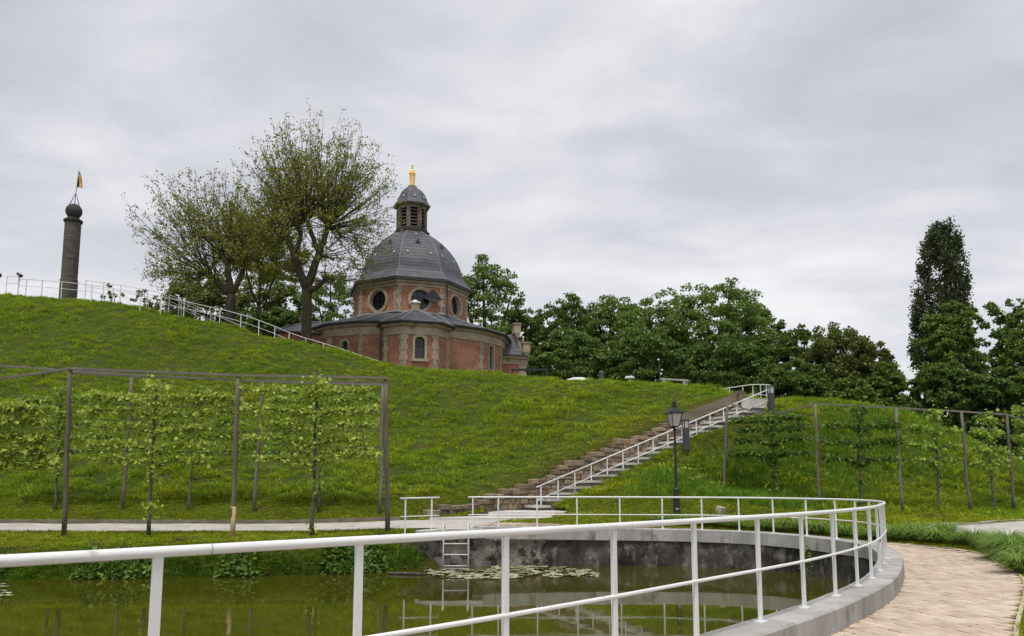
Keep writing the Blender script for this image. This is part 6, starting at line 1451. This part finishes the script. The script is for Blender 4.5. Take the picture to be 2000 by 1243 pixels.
sA = oa[np.argmin(np.hypot(OUTER[:, 0] - 10.2, OUTER[:, 1] - 16.6))]; sB = oa[np.argmin(np.hypot(OUTER[:, 0] - 11.05, OUTER[:, 1] - 23.4))]; sC = oa[np.argmin(np.hypot(OUTER[:, 0] - 4.6, OUTER[:, 1] - 27.2))]
rr = random.Random(3)
for i, s in enumerate(np.arange(sA, sB, .78)): x_, y_ = op(s); sedge(x_ + rr.uniform(-.08, .08), y_ + rr.uniform(-.08, .08), rr.choice((.7, .8, .9, 1.0)), f'{ORD[i]} sedge clump from the front along the right edge of the brick path', i)
for i, s in enumerate(np.arange(sB + .3, sC, .80)): x_, y_ = op(s); sedge(x_, y_, rr.choice((.7, .85, 1.0)), f'{ORD[i]} sedge clump from the right behind the far pool railing', i + 2)
for i, (px_, py_) in enumerate(((1790, 1049), (1850, 1053), (1905, 1064), (1958, 1082), (1995, 1104))):
    p_ = on(px_, py_, .15); sedge(p_.x, p_.y, .85, f'{ORD[i]} sedge clump from the left in the back row beside the road', i + 1)
# ------------------------------------------------------------------ on the water
def lily_mesh(seed):
    r = random.Random(seed); n = 14; V = [(0, 0, 0)]; gap = .22
    for k in range(n + 1):
        a = gap + (2 * math.pi - 2 * gap) * k / n; q = .5 * r.uniform(.93, 1.05); V.append((q * math.cos(a), q * math.sin(a), max(0, r.gauss(.0, .035))))
    me = bpy.data.meshes.new('lily_pad'); me.from_pydata(V, [], [(0, k, k + 1) for k in range(1, n + 1)]); me.materials.append(M['lily']); return me
LILY = [lily_mesh(i) for i in range(6)]
rr = random.Random(21); n = 0; done = []
while n < 115:
    u = rr.random(); px_ = 832 + 335 * u; hw = 9.5 * math.sqrt(max(0, 1 - ((u - .5) / .53) ** 2)) + 1.5; py_ = 1119 + 2 * math.sin(u * 7) + rr.uniform(-hw, hw)
    p_ = on(px_, py_, WZ + .012); s = rr.uniform(.22, .40)
    if any((p_.x - q[0]) ** 2 + (p_.y - q[1]) ** 2 < (.33 * (s + q[2])) ** 2 for q in done) and rr.random() < .75: continue
    done.append((p_.x, p_.y, s)); o = bpy.data.objects.new('lily_pad', rr.choice(LILY)); col.objects.link(o); o.location = (p_.x, p_.y, p_.z + rr.uniform(0, .02)); o.scale = (s, s, s); o.rotation_euler = (rr.gauss(0, .05), rr.gauss(0, .05), rr.uniform(0, 6.28))
    tag(o, 'lily pad in the floating patch before the pool wall', 'lily pad', 'lily pads before the pool wall'); n += 1
for i, (px_, py_) in enumerate(((0, 1141), (6, 1145), (2, 1154), (9, 1159), (4, 1163), (12, 1163))):
    p_ = on(px_, py_, WZ + .012); o = bpy.data.objects.new('lily_pad', LILY[i % 6]); col.objects.link(o); o.location = p_; o.scale = (.3, .3, .3); o.rotation_euler = (0, 0, i); tag(o, 'lily pad at the left edge of the picture', 'lily pad', 'lily pads at the left edge')
a_, b_ = on(757, 1120, WZ + .03), on(832, 1122, WZ + .03)
tag(MB().tube([a_, a_.lerp(b_, .5) + Vector((0, 0, .01)), b_], [.035, .04, .035], 8).build('floating_pole', M['bark_pale'], smooth=True), 'thin pale pole floating on the water left of the lily pads', 'pole')
p_ = on(1043, 1103, WZ); e = empty('float', p_, 'small white plastic float lying by the pool wall', 'float')
MB().tube([p_ + Vector((-.20, 0, .06)), p_ + Vector((-.15, 0, .06)), p_ + Vector((.12, 0, .06)), p_ + Vector((.15, 0, .06))], [.03, .06, .06, .03], 10).build('body', M['white_plastic'], e, smooth=True)
MB().tube([p_ + Vector((.15, 0, .06)), p_ + Vector((.20, 0, .07))], .035, 8).build('end_cap', M['white_plastic'], e, smooth=True)
# driftwood stems at the bank
for i, (px_, py_, dx, h) in enumerate(((138, 1133, .25, .42), (180, 1133, -.12, .4))):
    p_ = on(px_, py_, WZ - .05); tag(MB().tube([p_, p_ + Vector((dx * .2, .05, h * .6)), p_ + Vector((dx, .2, h))], [.03, .025, .018], 6).build('dead_stem', M['bark_pale'], smooth=True), ('left' if i == 0 else 'right') + ' bare pale stem leaning out of the pond bank', 'stem')
# weed growing on the pool wall
p_ = at(1586, 1098, 22.2); rg = np.random.default_rng(5); q = rg.normal(0, 1, (160, 3)) * np.array([.10, .08, .22])
V, F = leaf_cloud(np.array(p_) + np.array([-.2, -.15, .1]) + q, .08, rg); tag(link('wall_weed', mesh_np('wall_weed', V, F), M['bank']), 'small weed growing out of the pool wall', 'plant')
# ------------------------------------------------------------------ small things
p_ = at(1407, 989, 29.0); o = bpy.data.objects.new('boulder', rock_mesh(7, 'boulder')); o.data.materials.append(M['rock']); col.objects.link(o); o.location = (p_.x, p_.y, gz(p_.x, p_.y) + .07); o.scale = (.30, .26, .28); o.rotation_euler = (.2, .1, .7); tag(o, 'pale rough boulder on the lawn right of the lamp', 'boulder')
def crest_z(px, py, Y): return at(px, py, Y)
# dark rail on posts in front of the chapel wing
a_, b_ = at(999, 723, 54), at(1070, 722.5, 53); e = empty('dark_barrier', a_ - Vector((0, 0, .7)), 'low dark barrier on posts before the chapel wing', 'barrier')
MB().bar(a_, b_, .16, .14).build('beam', M['black'], e)
for t in (.02, .5, .98): q = a_.lerp(b_, t); MB().bar(q - Vector((0, 0, 1.2)), q, .1, .1).build('post', M['black'], e)
p_ = at(1129, 740, 50.5); e = empty('stone_table', p_, 'large low white slab seen over the crest of the mound', 'slab')
MB().lathe([(.80, -.9), (.82, -.15), (.72, -.05), (.40, .04), (0, .06)], 20, p_, caps=False).build('top', M['fabric_white'], e, smooth=True)
p_ = at(1230, 741, 50); e = empty('stone_table', p_, 'small round white table top seen over the crest of the mound', 'table')
MB().lathe([(.27, 0), (.31, .03), (.31, .13), (.27, .17), (0, .18)], 16, p_, caps=False).build('top', M['fabric_white'], e); MB().lathe([(.14, -1.0), (.1, -.02)], 10, p_).build('pedestal', M['fabric_white'], e)
p_ = at(1175, 739, 52); e = empty('litter_bin', p_ - Vector((0, 0, .5)), 'dark round topped litter bin between the white slabs on the crest', 'bin')
MB().lathe([(.18, -.9), (.19, .28), (.20, .30)], 14, p_).build('body', M['dark_metal'], e); MB().lathe([(.21, .30), (.19, .40), (.12, .48), (0, .51)], 14, p_, caps=False).build('lid', M['dark_metal'], e, smooth=True)
p_ = at(1290, 744, 48); e = empty('path_light', p_ - Vector((0, 0, .6)), 'thin pole with three small white lamp heads on the crest', 'lamp')
MB().tube([p_ - Vector((0, 0, .8)), at(1289, 735, 48), at(1287, 700, 48)], .03, 6).build('pole', M['dark_metal'], e)
for q in ((1286, 703), (1293, 723), (1291, 731)): MB().lathe([(0, -.06), (.06, -.04), (.06, .04), (0, .06)], 8, at(q[0], q[1], 47.95), caps=False).build('lamp_head', M['white_plastic'], e, smooth=True)
a_, b_ = at(1292, 741, 47.5), at(1346, 744, 46.5); e = empty('bench', a_ - Vector((0, 0, .5)), 'low grey bench on the crest left of the landing', 'bench')
MB().bar(a_, b_, .4, .10).build('seat', M['concrete'], e)
for t in (.12, .85): q = a_.lerp(b_, t); MB().box(q - Vector((0, 0, .55)), (.3, .35, 1.0)).build('leg', M['concrete'], e)
